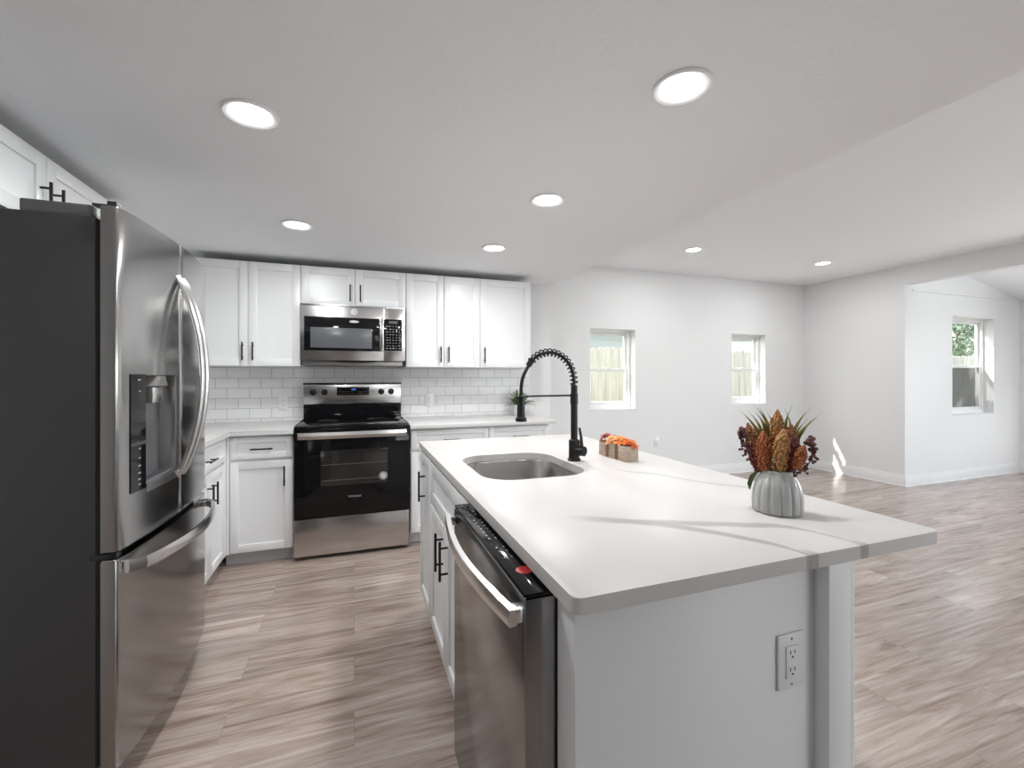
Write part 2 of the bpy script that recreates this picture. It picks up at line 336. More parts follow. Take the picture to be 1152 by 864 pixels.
# ------------------------------------------------------------------ room constants
XL = -1.42; YK = 4.067; XK = 1.86; ZK = 2.187; YB = 4.54; XR = 6.0; YS = 3.312; XE = 8.37; ZL = 2.56; YR = -3.2
WT = 0.17
def wall(name, axis, at, thick, u0, u1, z0, z1, holes=(), mat='wall_paint'):
    """axis 'Y': plane at Y=at running along X; 'X': plane at X=at running along Y; thickness grows away from the room"""
    mb = MB(); us = sorted({u0, u1, *[h[0] for h in holes], *[h[1] for h in holes]})
    for a, b in zip(us[:-1], us[1:]):
        hs = [h for h in holes if h[0] <= a and h[1] >= b]
        zs = [(z0, z1)]
        for h in hs: zs = [q for s in zs for q in ((s[0], min(s[1], h[2])), (max(s[0], h[3]), s[1])) if q[1] - q[0] > 1e-6]
        for p, q in zs:
            if axis == 'Y': mb.box(a, at, p, b, at + thick, q)
            else: mb.box(at, a, p, at + thick, b, q)
    bmesh.ops.remove_doubles(mb.bm, verts=mb.bm.verts, dist=1e-5)
    # drop inner faces shared by two boxes
    seen = {}
    for f in mb.bm.faces: seen.setdefault(tuple(sorted(v.index for v in f.verts)), []).append(f)
    mb.bm.verts.index_update(); seen = {}
    for f in mb.bm.faces: seen.setdefault(tuple(sorted(v.index for v in f.verts)), []).append(f)
    dead = [f for fs in seen.values() if len(fs) > 1 for f in fs]
    bmesh.ops.delete(mb.bm, geom=dead, context='FACES_ONLY')
    return struct(mb.build(name, mat))
W1 = (2.576, 3.19, 0.893, 1.838); W2 = (4.685, 5.278, 0.917, 1.84); W3 = (6.90, 7.776, 0.80, 2.02)
struct(MB().box(XL - 0.2, YR - 0.2, -0.1, XE + 0.2, YB + WT, 0.0).build('floor', 'oak_planks'))
wall('wall_left', 'X', XL, -0.12, YR, YB, 0, 2.7)
struct(MB().box(XL, YK, 0, XK, YB + WT, 2.7).build('wall_kitchen', 'wall_paint'))
wall('wall_back', 'Y', YB, WT, XK, XR + WT, 0, 2.75, (W1, W2))
wall('wall_right', 'X', XR, WT, YS + WT, YB, 0, 2.75)
wall('wall_sunroom', 'Y', YS, WT, XR, XE + WT, 0, 3.0, (W3,))
wall('wall_east', 'X', XE, WT, YR, YS, 0, 3.0, ((-1.1, 2.3, 0.4, 2.2),))
principled('bounce_cut_dark', (0.16, 0.16, 0.165), 0.6)  # dark tone put on the unseen rear wall to cut bounce onto the island end
wall('wall_rear', 'Y', YR, -WT, 2.2, XE + WT, 0, 3.0, ((2.8, 5.6, 0.0, 2.15),))
wall('wall_rear_kitchen', 'Y', YR, -WT, XL, 2.2, 0, 3.0, (), 'bounce_cut_dark')
struct(MB().box(XL - 0.1, YR, ZK, XK, YK, 2.75).build('ceiling_kitchen', 'ceiling_paint'))
struct(MB().box(XK, YR, ZL, XR + 0.06, YB, 2.75).build('ceiling_living', 'ceiling_paint'))
struct(MB().box(XR, YR, 2.345, XR + 0.13, YS, ZL).build('trim_1', 'wall_paint'))     # header over the wide opening
sl = (2.29 - 2.526) / (8.371 - 7.238)
mb = MB(); zz = lambda x: 2.29 + sl * (x - 8.371)
b = bmesh.new(); q = [(XR + 0.06, zz(XR + 0.06)), (XE + WT, zz(XE + WT)), (XE + WT, zz(XE + WT) + 0.1), (XR + 0.06, zz(XR + 0.06) + 0.1)]
va = [b.verts.new((x, YR, z)) for x, z in q]; vb = [b.verts.new((x, YS, z)) for x, z in q]
b.faces.new(va); b.faces.new(vb)
for i in range(4): b.faces.new((va[i], va[(i + 1) % 4], vb[(i + 1) % 4], vb[i]))
mb.merge(b); struct(mb.build('ceiling_sunroom', 'ceiling_paint'))
struct(MB().box(XR + 0.13, YS - 0.012, 2.275, XE, YS, 2.292, 0.003).build('trim_2', 'trim_paint'))
def baseboard(name, axis, at, u0, u1, out, ext=0):
    mb = MB()
    for z0, z1, t in ((0.0, 0.112, 0.015), (0.112, 0.130, 0.011), (0.0, 0.014, 0.024)):
        if axis == 'Y': mb.box(u0 - ext * t, at, z0, u1, at + out * t, z1, 0.001)
        else: mb.box(at, u0, z0, at + out * t, u1, z1, 0.002)
    return struct(mb.build(name, 'trim_paint'))
baseboard('baseboard_back', 'Y', YB, XK, XR, -1)
baseboard('baseboard_right', 'X', XR, YS, YB - 0.015, -1)
baseboard('baseboard_sunroom', 'Y', YS, XR, XE, -1, 1)
baseboard('baseboard_east', 'X', XE, YR, YS - 0.015, -1)

# ---- windows (single hung, white vinyl), set at the outer side of the deep recess
def window(name, w_, Y, screen=False):
    x0, x1, z0, z1 = w_; yo = Y + WT; yi = yo - 0.07
    root = bpy.data.objects.new(name, None); COL.objects.link(root); root.location = ((x0 + x1) / 2, yi, z0); struct(root)
    f = MB(); t = 0.035
    f.box(x0, yi, z0, x0 + t, yo, z1); f.box(x1 - t, yi, z0, x1, yo, z1); f.box(x0 + t, yi, z1 - t, x1 - t, yo, z1); f.box(x0 + t, yi, z0, x1 - t, yo, z0 + t + 0.012)
    f.build('window_frame', 'vinyl_white', root)
    zm = (z0 + z1) / 2 - 0.01
    for nm, a, b_, y in (('lower_sash', z0 + t + 0.012, zm + 0.018, yi + 0.01), ('upper_sash', zm - 0.018, z1 - t, yi + 0.034)):
        sb = MB(); s_ = 0.032; A, B = x0 + t, x1 - t
        sb.box(A, y, a, A + s_, y + 0.024, b_, 0.002); sb.box(B - s_, y, a, B, y + 0.024, b_, 0.002)
        sb.box(A + s_, y, a, B - s_, y + 0.024, a + s_ + 0.004, 0.002); sb.box(A + s_, y, b_ - s_, B - s_, y + 0.024, b_, 0.002)
        so = sb.build(nm, 'vinyl_white', root)
        MB().box(A + s_ - 0.004, y + 0.010, a + s_, B - s_ + 0.004, y + 0.014, b_ - s_ + 0.004).build('pane', 'window_glass', so)
    lk = MB(); xc = (x0 + x1) / 2; lk.box(xc - 0.025, yi + 0.004, zm + 0.018, xc + 0.025, yi + 0.03, zm + 0.030, 0.003); lk.build('sash_lock', 'vinyl_white', root)
    if screen:
        MB().box(x0 + t, yo - 0.006, z0 + t, x1 - t, yo - 0.004, zm).build('insect_screen', 'insect_screen', root)
window('window_1', W1, YB); window('window_2', W2, YB); window('window_3', W3, YS, True)

# ---- outside: ground, added eave, fence, pole, house, tree
struct(MB().box(-6, YB + WT + 0.01, -0.25, 30, 40, -0.15).build('ground', 'grass_green'))
struct(MB().box(XL, YB + WT, 2.40, XR + WT, YB + WT + 0.42, 2.5).build('sun_block_eave', 'house_white'))  # unseen eave, overhang sized to keep high sun off the upper sashes
FY = 7.0
fr = thing('picket_fence', 'weathered pale wood privacy fence seen through the living room windows', 'fence', (9, FY, -0.15))
mb = MB(); x = 0.0; i = 0
while x < 26:
    h_ = 1.80 + random.uniform(-0.012, 0.012); y = FY + random.uniform(-0.002, 0.002); wv = 0.137
    b = bmesh.new(); c_ = 0.03
    pl = [(x, -0.12), (x + wv, -0.12), (x + wv, h_ - c_), (x + wv - c_, h_), (x + c_, h_), (x, h_ - c_)]
    va = [b.verts.new((px, y, pz)) for px, pz in pl]; vb = [b.verts.new((px, y + 0.016, pz)) for px, pz in pl]
    b.faces.new(va); b.faces.new(vb)
    for k in range(6): b.faces.new((va[k], va[(k + 1) % 6], vb[(k + 1) % 6], vb[k]))
    mb.merge(b); x += wv + 0.006; i += 1
mb.build('picket_panel', 'fence_wood', fr)
mb = MB()
for z in (0.15, 0.85, 1.55): mb.box(0, FY + 0.018, z, 26, FY + 0.056, z + 0.09)
mb.build('rail', 'fence_wood', fr)
o = MB().box(5.06, 6.55, -0.15, 5.22, 6.70, 3.4, 0.01).build('wooden_pole', 'fence_wood'); rebase(o, (5.14, 6.62, -0.15)); tag(o, 'tall pale square post standing in front of the fence outside the nearer window', 'post')
hs = thing('neighbor_house', 'grey-green neighbouring house with white fascia beyond the fence', 'house', (9, 10, -0.15))
mb = MB(); mb.box(3, 9.6, -0.15, 11.0, 15, 2.55)
for k in range(14): mb.box(2.99, 9.585, -0.1 + k * 0.19, 11.01, 9.6, -0.1 + k * 0.19 + 0.17)
mb.build('house_wall', 'house_siding', hs)
MB().box(2.6, 9.1, 2.45, 11.4, 9.16, 2.66, 0.01).build('fascia', 'house_white', hs)
mb = MB(); b = bmesh.new(); q = [(9.1, 2.66), (15.5, 2.66), (12.3, 4.1)]
va = [b.verts.new((2.6, y, z)) for y, z in q]; vb = [b.verts.new((11.4, y, z)) for y, z in q]
b.faces.new(va); b.faces.new(vb)
for i in range(3): b.faces.new((va[i], va[(i + 1) % 3], vb[(i + 1) % 3], vb[i]))
mb.merge(b); mb.build('roof', 'roof_grey', hs)
MB().box(9.6, 9.57, 1.75, 10.7, 9.6, 2.25, 0.01).build('window', 'house_white', hs)
def tree(x, y, h_, r, lab, seed):
    rd = random.Random(seed)
    t = thing('tree', lab, 'tree', (x, y, -0.15), None)
    tr = MB(); tr.tube([(x, y, -0.15), (x + 0.05, y, h_ * 0.3), (x - 0.05, y + 0.1, h_ * 0.65), (x, y, h_ * 0.95)], [0.16, 0.13, 0.09, 0.03], 10)
    for k in range(7):
        a = rd.uniform(0, 2 * PI); z = h_ * rd.uniform(0.3, 0.7); tr.tube([(x, y, z), (x + math.cos(a) * r * 0.5, y + math.sin(a) * r * 0.5, z + r * 0.3), (x + math.cos(a) * r * 0.85, y + math.sin(a) * r * 0.85, z + r * 0.7)], [0.05, 0.03, 0.012], 6)
    tr.build('trunk', 'bark', t)
    b = bmesh.new()
    for k in range(5200):
        while True:
            p = Vector((rd.uniform(-1, 1), rd.uniform(-1, 1), rd.uniform(-1, 1)))
            if 0.25 < p.length < 1: break
        c = Vector((x + p.x * r, y + p.y * r, h_ * 0.62 + p.z * h_ * 0.42)); s_ = rd.uniform(0.05, 0.10)
        a = Vector((rd.gauss(0, 1), rd.gauss(0, 1), rd.gauss(0, 1))).normalized(); u = a.orthogonal().normalized(); v_ = a.cross(u)
        b.faces.new([b.verts.new(c + u * s_), b.verts.new(c + v_ * s_ * 0.5), b.verts.new(c - u * s_), b.verts.new(c - v_ * s_ * 0.5)])
    m_ = MB(); m_.merge(b); m_.build('foliage', 'tree_leaf', t, keep_normals=True)
tree(17.3, 8.6, 4.8, 1.5, 'leafy green tree seen in the left half of the far right window', 3)
tree(20.6, 9.6, 5.0, 1.7, 'leafy green tree farther right behind the fence at the far right window', 4)

# ------------------------------------------------------------------ cabinets
def pull(name, T, u, z, length, vertical, parent, o0):
    """black bar pull: bar and two posts, centre (u,z) on the face at outward distance o0"""
    mb = MB(T); h = length / 2; so = 0.032; r = 0.0055
    if vertical:
        mb.tube([(u, o0 + so, z - h), (u, o0 + so, z + h)], r, 10)
        for s in (-1, 1): mb.tube([(u, o0, z + s * h * 0.66), (u, o0 + so, z + s * h * 0.66)], 0.0045, 8)
    else:
        mb.tube([(u - h, o0 + so, z), (u + h, o0 + so, z)], r, 10)
        for s in (-1, 1): mb.tube([(u + s * h * 0.66, o0, z), (u + s * h * 0.66, o0 + so, z)], 0.0045, 8)
    return mb.build('handle', 'black_metal', parent)
def shaker(name, T, u0, u1, z0, z1, parent, st=0.057, th=0.02, rec=0.009):
    mb = MB(T); g = 0.0015; u0 += g; u1 -= g; z0 += g; z1 -= g; b = 0.0012
    mb.box(u0, 0.001, z0, u0 + st, th, z1, b); mb.box(u1 - st, 0.001, z0, u1, th, z1, b)
    mb.box(u0 + st - 0.001, 0.001, z0, u1 - st + 0.001, th, z0 + st, b); mb.box(u0 + st - 0.001, 0.001, z1 - st, u1 - st + 0.001, th, z1, b)
    mb.box(u0 + st - 0.004, 0.002, z0 + st - 0.004, u1 - st + 0.004, th - rec, z1 - st + 0.004)
    return mb.build(name, 'cabinet_paint', parent)
PL = 0.135
def wall_cab(label, T, u0, u1, z0, z1, depth, doors, loc, grp='white shaker wall cabinets'):
    """doors: (u0,u1,handle_u or None, handle_z)"""
    t = thing('wall_cabinet', label, 'cabinet', loc, grp)
    mb = MB(T); mb.box(u0 + 0.0005, -depth, z0, u1 - 0.0005, 0, z1); mb.build('body', 'cabinet_paint', t)
    for a, b, hu, hz in doors:
        d = shaker('door', T, a, b, z0, z1, t)
        if hu is not None: pull('handle', T, hu, hz, PL, True, d, 0.02)
    return t
YU = 3.742                                  # door faces of the wall cabinets
Tu = F_back(YU + 0.02); DU = YK - YU - 0.02 - 0.002
wall_cab('white two-door wall cabinet left of the microwave', Tu, -1.11, -0.387, 1.357, 2.133, DU, ((-1.11, -0.740, -0.772, 1.465), (-0.740, -0.387, -0.705, 1.465)), (-0.75, YU + 0.2, 1.357))
wall_cab('short white two-door wall cabinet right above the microwave', Tu, -0.386, 0.402, 1.836, 2.133, DU, ((-0.386, 0.008, -0.030, 1.935), (0.008, 0.402, 0.046, 1.935)), (0.0, YU + 0.2, 1.836))
wall_cab('white two-door wall cabinet just right of the microwave', Tu, 0.403, 1.034, 1.357, 2.133, DU, ((0.403, 0.718, 0.688, 1.465), (0.718, 1.034, 0.755, 1.465)), (0.72, YU + 0.2, 1.357))
wall_cab('white single-door wall cabinet at the right end of the row', Tu, 1.035, 1.511, 1.357, 2.133, DU, ((1.035, 1.511, 1.072, 1.465),), (1.27, YU + 0.2, 1.357))
Tf = F_left(-1.142)
wall_cab('white two-door wall cabinet above the refrigerator', Tf, 1.62, 2.83, 1.86, 2.135, -1.142 - XL - 0.003, ((1.62, 2.224, 2.185, 1.955), (2.224, 2.83, 2.262, 1.955)), (-1.28, 2.2, 1.86))

def base_cab(label, T, u0, u1, depth, fronts, loc, kick=True, fill=()):
    """fronts: ('drawer'|'door'|'panel', u0,u1,z0,z1, handle(u,z,vertical) or None)"""
    t = thing('base_cabinet', label, 'cabinet', loc, 'white shaker base cabinets')
    mb = MB(T); mb.box(u0 + 0.0005, -depth, 0.09, u1 - 0.0005, 0, 0.884)
    for a, b in fill: mb.box(a, 0, 0.09, b, 0.018, 0.884)
    mb.build('body', 'cabinet_paint', t)
    mb = MB(T); mb.box(u0 + 0.0005, -depth, 0, u1 - 0.0005, -0.055, 0.09); mb.build('toe_kick', 'toe_kick', t)
    for k, a, b, z0, z1, h in fronts:
        d = shaker({'drawer': 'drawer', 'door': 'door', 'panel': 'drawer_front'}[k], T, a, b, z0, z1, t, 0.05 if k == 'door' else 0.04)
        if h: pull('handle', T, h[0], h[1], PL, h[2], d, 0.02)
    return t
YBS = 3.414; Tb = F_back(YBS + 0.02); DB = YK - YBS - 0.025
base_cab('white base cabinet with drawer and door left of the range', Tb, -0.8195, -0.400, DB, (('drawer', -0.783, -0.402, 0.722, 0.872, (-0.59, 0.790, False)), ('door', -0.783, -0.402, 0.095, 0.705, (-0.452, 0.600, True))), (-0.6, 3.75, 0), fill=((-0.800, -0.785),))
base_cab('white base cabinet with drawer right of the range, partly behind island', Tb, 0.400, 1.016, DB, (('drawer', 0.404, 1.016, 0.722, 0.872, (0.71, 0.790, False)), ('door', 0.404, 0.710, 0.095, 0.705, (0.67, 0.6, True)), ('door', 0.710, 1.016, 0.095, 0.705, (0.75, 0.6, True))), (0.7, 3.75, 0))
base_cab('white base cabinet at the right end of the back counter, behind island', Tb, 1.017, 1.545, DB, (('drawer', 1.018, 1.543, 0.722, 0.872, (1.28, 0.790, False)), ('door', 1.018, 1.280, 0.095, 0.705, (1.24, 0.6, True)), ('door', 1.280, 1.543, 0.095, 0.705, (1.32, 0.6, True))), (1.28, 3.75, 0))
Tl = F_left(-0.82); DL = -0.82 - XL - 0.003
base_cab('white base cabinet on the left wall between refrigerator and corner', Tl, 2.70, 4.05, DL, (('drawer', 2.715, 3.376, 0.722, 0.872, (3.02, 0.790, False)), ('door', 2.715, 3.046, 0.095, 0.705, (3.005, 0.585, True)), ('door', 3.046, 3.376, 0.095, 0.705, (3.087, 0.585, True))), (-1.1, 3.2, 0), fill=((3.378, 3.433),))

# counters
quartz('quartz_back', [([(-1.4, 3.9), (-0.9, 3.62), (-0.6, 3.55), (-0.39, 3.50)], 0.03, 0.35), ([(0.4, 3.98), (0.8, 3.72), (1.1, 3.60), (1.6, 3.75)], 0.03, 0.4)])
quartz('quartz_island', [([(0.515, 1.041), (0.644, 0.972), (0.772, 0.864), (0.84, 0.771), (0.876, 0.703), (0.890, 0.630)], 0.034, 0.75),
                         ([(0.60, 0.985), (0.763, 0.915), (0.915, 0.84), (0.993, 0.802), (1.038, 0.715), (1.052, 0.630)], 0.026, 0.7),
                         ([(0.90, 1.86), (0.947, 1.70), (0.986, 1.488), (1.07, 1.382), (1.118, 1.268), (1.236, 1.113), (1.34, 0.96)], 0.032, 0.5),
                         ([(0.98, 1.62), (1.05, 1.47), (1.10, 1.34), (1.125, 1.28)], 0.018, 0.3),
                         ([(0.30, 2.50), (0.38, 2.278), (0.457, 2.164), (0.56, 2.10)], 0.020, 0.3)], (0.605, 0.582, 0.565), ((0.893, 0.020, 0.69), (1.052, 0.015, 0.69)))
o = MB().prism([(XL + 0.002, 2.56), (-0.777, 2.56), (-0.777, 3.376), (-0.395, 3.376), (-0.395, YK - 0.002), (XL + 0.002, YK - 0.002)], 0.885, 0.915, 0.003).build('countertop', 'quartz_back')
tag(o, 'white quartz corner countertop between the range and the refrigerator', 'countertop')
o = MB().box(0.395, 3.374, 0.885, 1.60, YK - 0.002, 0.915, 0.003).build('countertop', 'quartz_back'); tag(o, 'white quartz back countertop right of the range', 'countertop')
struct(MB().box(XL, YK - 0.010, 0.9155, 1.625, YK, 1.357).build('wall_tile_backsplash', 'subway_tile'))

# outlets
def outlet(label, T, u, z, grp=None, duplex=True, rocker=False):
    t = thing('wall_outlet', label, 'outlet', T @ Vector((u, 0, z)), grp)
    mb = MB(T); mb.box(u - 0.036, 0.0003, z - 0.058, u + 0.036, 0.006, z + 0.058, 0.002); mb.build('cover_plate', 'white_plastic', t)
    if duplex:
        r = MB(T); r.box(u - 0.017, 0.006, z - 0.034, u + 0.017, 0.0085, z + 0.034, 0.001); ro = r.build('receptacle', 'white_plastic', t)
        for k in (-1, 1):
            zc = z + 0.018 * k
            for dx in (-0.006, 0.006): s = MB(T); s.box(u + dx - 0.0012, 0.0083, zc - 0.001, u + dx + 0.0012, 0.0088, zc + 0.007); s.build('slot', 'slot_dark', ro)
            s = MB(T); s.box(u - 0.0022, 0.0083, zc - 0.009, u + 0.0022, 0.0088, zc - 0.005); s.build('ground_slot', 'slot_dark', ro)
        for k in (-1, 1):
            c = MB(T); c.tube([(u, 0.006, z + 0.048 * k), (u, 0.0068, z + 0.048 * k)], 0.003, 10); c.build('screw', 'icon_grey', t)
    else:
        r = MB(T); r.box(u - 0.016, 0.006, z - 0.033, u + 0.016, 0.0085, z + 0.033, 0.001); r.build('rocker', 'white_plastic', t)
    return t
outlet('white outlet on the backsplash tile left of the range', F_back(YK - 0.010), -0.548, 1.062)
outlet('white outlet on the backsplash tile right of the range', F_back(YK - 0.010), 0.642, 1.062)
outlet('small white cover plate low on the far living room wall', F_back(YB), 3.497, 0.474)

# ------------------------------------------------------------------ refrigerator
fy0, fy1, fyc = 1.648, 2.480, 2.064
def fx(y, off=0.0): return -0.668 + 0.030 * (1 - ((y - fyc) / 0.416) ** 2) + off
fg = thing('refrigerator', 'stainless steel french-door refrigerator with bottom freezer and dark grey sides', 'refrigerator', (-1.05, fyc, 0))
mb = MB(); mb.box(XL + 0.03, fy0 + 0.004, 0.03, -0.722, fy1 - 0.004, 1.757, 0.004); mb.build('body', 'dark_grey_paint', fg)
mb = MB(); mb.box(-0.722, fy0 + 0.010, 0.12, -0.709, fy1 - 0.010, 1.75); mb.build('gasket', 'rubber', fg)
mb = MB(); mb.box(-1.30, fy0 + 0.03, 0.0, -0.745, fy1 - 0.03, 0.03); mb.box(-0.745, fy0 + 0.01, 0.02, -0.715, fy1 - 0.01, 0.085); mb.build('base_grille', 'black_plastic', fg)
def fridge_poly(y0, y1, r0, r1, off=0.0, back=-0.709):
    pts = [(back, y0)]; n = 5
    X0 = fx(y0) + off; X1 = fx(y1) + off
    for i in range(n + 1):
        t = PI / 2 * i / n; pts.append((X0 - r0 + r0 * math.sin(t), y0 + r0 - r0 * math.cos(t)))
    m_ = 14
    for i in range(1, m_):
        y = y0 + r0 + (y1 - r1 - y0 - r0) * i / m_; pts.append((fx(y) + off, y))
    for i in range(n + 1):
        t = PI / 2 * i / n; pts.append((X1 - r1 + r1 * math.cos(t), y1 - r1 + r1 * math.sin(t)))
    pts.append((back, y1)); return pts
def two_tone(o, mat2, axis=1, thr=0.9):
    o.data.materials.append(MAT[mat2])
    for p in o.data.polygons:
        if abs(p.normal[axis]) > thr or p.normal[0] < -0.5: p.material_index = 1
def boolean_cut(o, cutter_mb):
    c = cutter_mb.build('cutter', 'steel'); 
    md = o.modifiers.new('cut', 'BOOLEAN'); md.operation = 'DIFFERENCE'; md.object = c; md.solver = 'EXACT'
    c.location = o.matrix_world.translation * 0
    bpy.context.view_layer.update()
    me = bpy.data.meshes.new_from_object(o.evaluated_get(bpy.context.evaluated_depsgraph_get()))
    o.modifiers.clear(); old = o.data; o.data = me; bpy.data.meshes.remove(old); bpy.data.objects.remove(c)
    for p in me.polygons: p.use_smooth = True
    me.set_sharp_from_angle(angle=math.radians(35))
DY0, DY1, DZ0, DZ1 = 1.790, 2.043, 0.925, 1.287
dL = MB(); dL.prism(fridge_poly(fy0, 2.0625, 0.010, 0.003), 0.757, 1.792, 0.003)
doorL = dL.build('door', 'steel_fridge', None); 
cut = MB(); cut.box(-0.702, DY0, DZ0, -0.5, DY1, DZ1); boolean_cut(doorL, cut)
off = fg.location; doorL.data.transform(Matrix.Translation(-off)); doorL.parent = fg; two_tone(doorL, 'steel_door_side')
doorR = MB().prism(fridge_poly(2.0655, fy1, 0.003, 0.010), 0.757, 1.792, 0.003).build('door', 'steel_fridge', fg); two_tone(doorR, 'steel_door_side')
frz = MB().prism(fridge_poly(fy0, fy1, 0.010, 0.010), 0.105, 0.733, 0.005).build('freezer_drawer', 'steel_fridge', fg); two_tone(frz, 'steel_door_side')
for y, nm, pr_ in ((2.036, 'handle', doorL), (2.093, 'handle', doorR)):
    mb = MB(); pts = []
    for i in range(25):
        t = i / 24; z = 1.665 - 0.765 * t
        pts.append((fx(y) - 0.004 + 0.083 * math.sin(PI * t) ** 0.75, y, z))
    mb.tube(pts, 0.0135, 14, flat=(1.0, 0.75)); mb.build(nm, 'steel_bright', pr_)
mb = MB(); pts = []
for i in range(27):
    t = i / 26; y = 1.672 + (2.405 - 1.672) * t
    s_ = min(1, t / 0.05) * min(1, (1 - t) / 0.07)
    pts.append((fx(y) + 0.008 + 0.030 * s_ ** 0.5 + 0.045 * math.sin(PI * t), y, 0.700))
b = bmesh.new(); rings = []
for p in pts:
    rings.append([b.verts.new((p[0] + dx, p[1], p[2] + dz)) for dx, dz in ((-0.008, -0.015), (0.006, -0.019), (0.009, 0.0), (0.006, 0.019), (-0.008, 0.015))])
for i in range(len(rings) - 1):
    for k in range(5): b.faces.new((rings[i][k], rings[i][(k + 1) % 5], rings[i + 1][(k + 1) % 5], rings[i + 1][k]))
b.faces.new(rings[0]); b.faces.new(rings[-1]); mb.merge(b)
for y, x1 in ((1.700, 0.018), (2.385, 0.018)): mb.box(fx(y) - 0.002, y - 0.012, 0.688, fx(y) + x1, y + 0.012, 0.712, 0.003)
mb.build('handle', 'steel_bright', frz, angle=25)
# ice and water dispenser
mb = MB(); mb.box(-0.7015, DY0 + 0.001, DZ0 + 0.001, -0.699, DY1 - 0.001, DZ1 - 0.001)
principled('dispenser_grey', (0.10, 0.10, 0.105), 0.4)
disp = mb.build('dispenser', 'dispenser_grey', doorL)
mb = MB(); mb.box(-0.699, DY1 - 0.006, DZ0 + 0.002, -0.646, DY1 - 0.001, DZ1 - 0.002, 0.001); mb.build('side_wall', 'steel_bright', disp)
mb = MB(); mb.box(-0.699, DY0 + 0.001, DZ0 + 0.002, -0.655, DY0 + 0.004, DZ1 - 0.002); mb.build('side_wall', 'steel_bright', disp)
def strip(y0, y1, z0, z1, off, th=0.004, n=6):
    b = bmesh.new(); pts = [(fx(y0 + (y1 - y0) * i / n) + off, y0 + (y1 - y0) * i / n) for i in range(n + 1)]
    poly = pts + [(x - th, y) for x, y in reversed(pts)]
    m_ = MB(); m_.prism(poly, z0, z1); return m_
pnl = strip(1.706, 1.788, 0.915, 1.290, 0.0025).build('control_panel', 'black_glass', disp)
for z, wd in ((1.272, 0.03), (1.235, 0.012), (1.02, 0.014), (0.995, 0.020), (0.972, 0.02), (0.952, 0.024), (0.935, 0.02), (1.05, 0.016)):
    y = 1.752; mb = MB(); mb.box(fx(y) + 0.002, y - wd / 2, z - 0.0022, fx(y) + 0.0032, y + wd / 2, z + 0.0022); mb.build('icon', 'icon_grey', pnl)
strip(1.706, 1.788, 1.062, 1.072, 0.0032).build('panel_band', 'dark_grey_paint', pnl)
mb = MB(); mb.box(-0.698, 1.845, 1.190, -0.650, 1.935, 1.246, 0.004)
mb.build('nozzle', 'steel_bright', disp)
mb = MB(); b = bmesh.new()
q = [(-0.698, 1.835), (-0.640, 1.855), (-0.640, 1.945), (-0.698, 1.965)]
va = [b.verts.new((x, y, 1.250)) for x, y in q]; vb = [b.verts.new((x - 0.004, y + (0.012 if k < 2 else -0.012), 1.284)) for k, (x, y) in enumerate(q)]
b.faces.new(va); b.faces.new(vb)
for i in range(4): b.faces.new((va[i], va[(i + 1) % 4], vb[(i + 1) % 4], vb[i]))
mb.merge(b); mb.build('nozzle_cover', 'steel_bright', disp)
tr = strip(DY0, DY1, 0.900, 0.926, 0.004, 0.012).build('tray_lip', 'steel_bright', disp)
mb = MB(); mb.box(-0.699, DY0 + 0.004, 0.926, -0.652, DY1 - 0.006, 0.931, 0.001)
for k in range(8): mb.tube([(-0.690, 1.82 + k * 0.026, 0.933), (-0.660, 1.82 + k * 0.026, 0.933)], 0.002, 6)
mb.build('drip_grille', 'dispenser_grey', disp)
# hinge covers on top
mb = MB(); mb.box(-0.90, fy0 + 0.012, 1.757, -0.735, fy0 + 0.075, 1.794, 0.005); mb.build('hinge_cover', 'hinge_plastic', fg)
mb = MB(); mb.box(-0.90, fy1 - 0.075, 1.757, -0.735, fy1 - 0.012, 1.794, 0.005); mb.build('hinge_cover', 'hinge_plastic', fg)
for yy in (fy0 + 0.028, fy1 - 0.028):
    mb = MB(); mb.box(-0.735, yy - 0.016, 1.7925, -0.675, yy + 0.016, 1.8000, 0.002); mb.box(-0.700, yy - 0.014, 1.800, -0.676, yy + 0.014, 1.811, 0.002); mb.build('hinge', 'dark_grey_paint', fg)
mb = MB(); mb.box(-0.735, fy0 + 0.002, 0.737, -0.672, fy0 + 0.040, 0.753, 0.002); mb.tube([(-0.69, fy0 + 0.02, 0.735), (-0.69, fy0 + 0.02, 0.756)], 0.012, 12); mb.build('middle_hinge', 'black_plastic', fg)

# ------------------------------------------------------------------ range
RX0, RX1, RY = -0.392, 0.386, 3.374
rg = thing('range', 'freestanding electric range with black glass oven door and stainless drawer', 'stove', (0, 3.72, 0))
mb = MB(); mb.box(RX0 + 0.002, RY + 0.046, 0.025, RX1 - 0.002, 4.045, 0.914); mb.build('body', 'dark_grey_paint', rg)
mb = MB()
for x in (RX0 + 0.05, RX1 - 0.05):
    for y in (RY + 0.09, 3.99): mb = MB(); mb.tube([(x, y, 0), (x, y, 0.026)], 0.016, 10); mb.build('foot', 'black_plastic', rg)
mb = MB(); mb.box(RX0 + 0.001, RY + 0.002, 0.028, RX1 - 0.001, RY + 0.044, 0.287, 0.004); mb.build('storage_drawer', 'steel', rg)
mb = MB(); mb.box(RX0 + 0.001, RY, 0.291, RX1 - 0.001, RY + 0.044, 0.898, 0.004); od = mb.build('oven_door', 'black_glass', rg)
mb = MB(); mb.box(-0.222, RY - 0.0012, 0.508, 0.232, RY + 0.001, 0.758, 0.0005); ow = mb.build('oven_window', 'oven_window', od)
principled('rack_wire', (0.10, 0.095, 0.085), 0.4)
mb = MB()
for z in (0.545, 0.655): mb.box(-0.218, RY - 0.0018, z, 0.228, RY - 0.001, z + 0.004)
mb.build('rack', 'rack_wire', ow)
mb = MB(); pts = []
b = bmesh.new(); rings = []
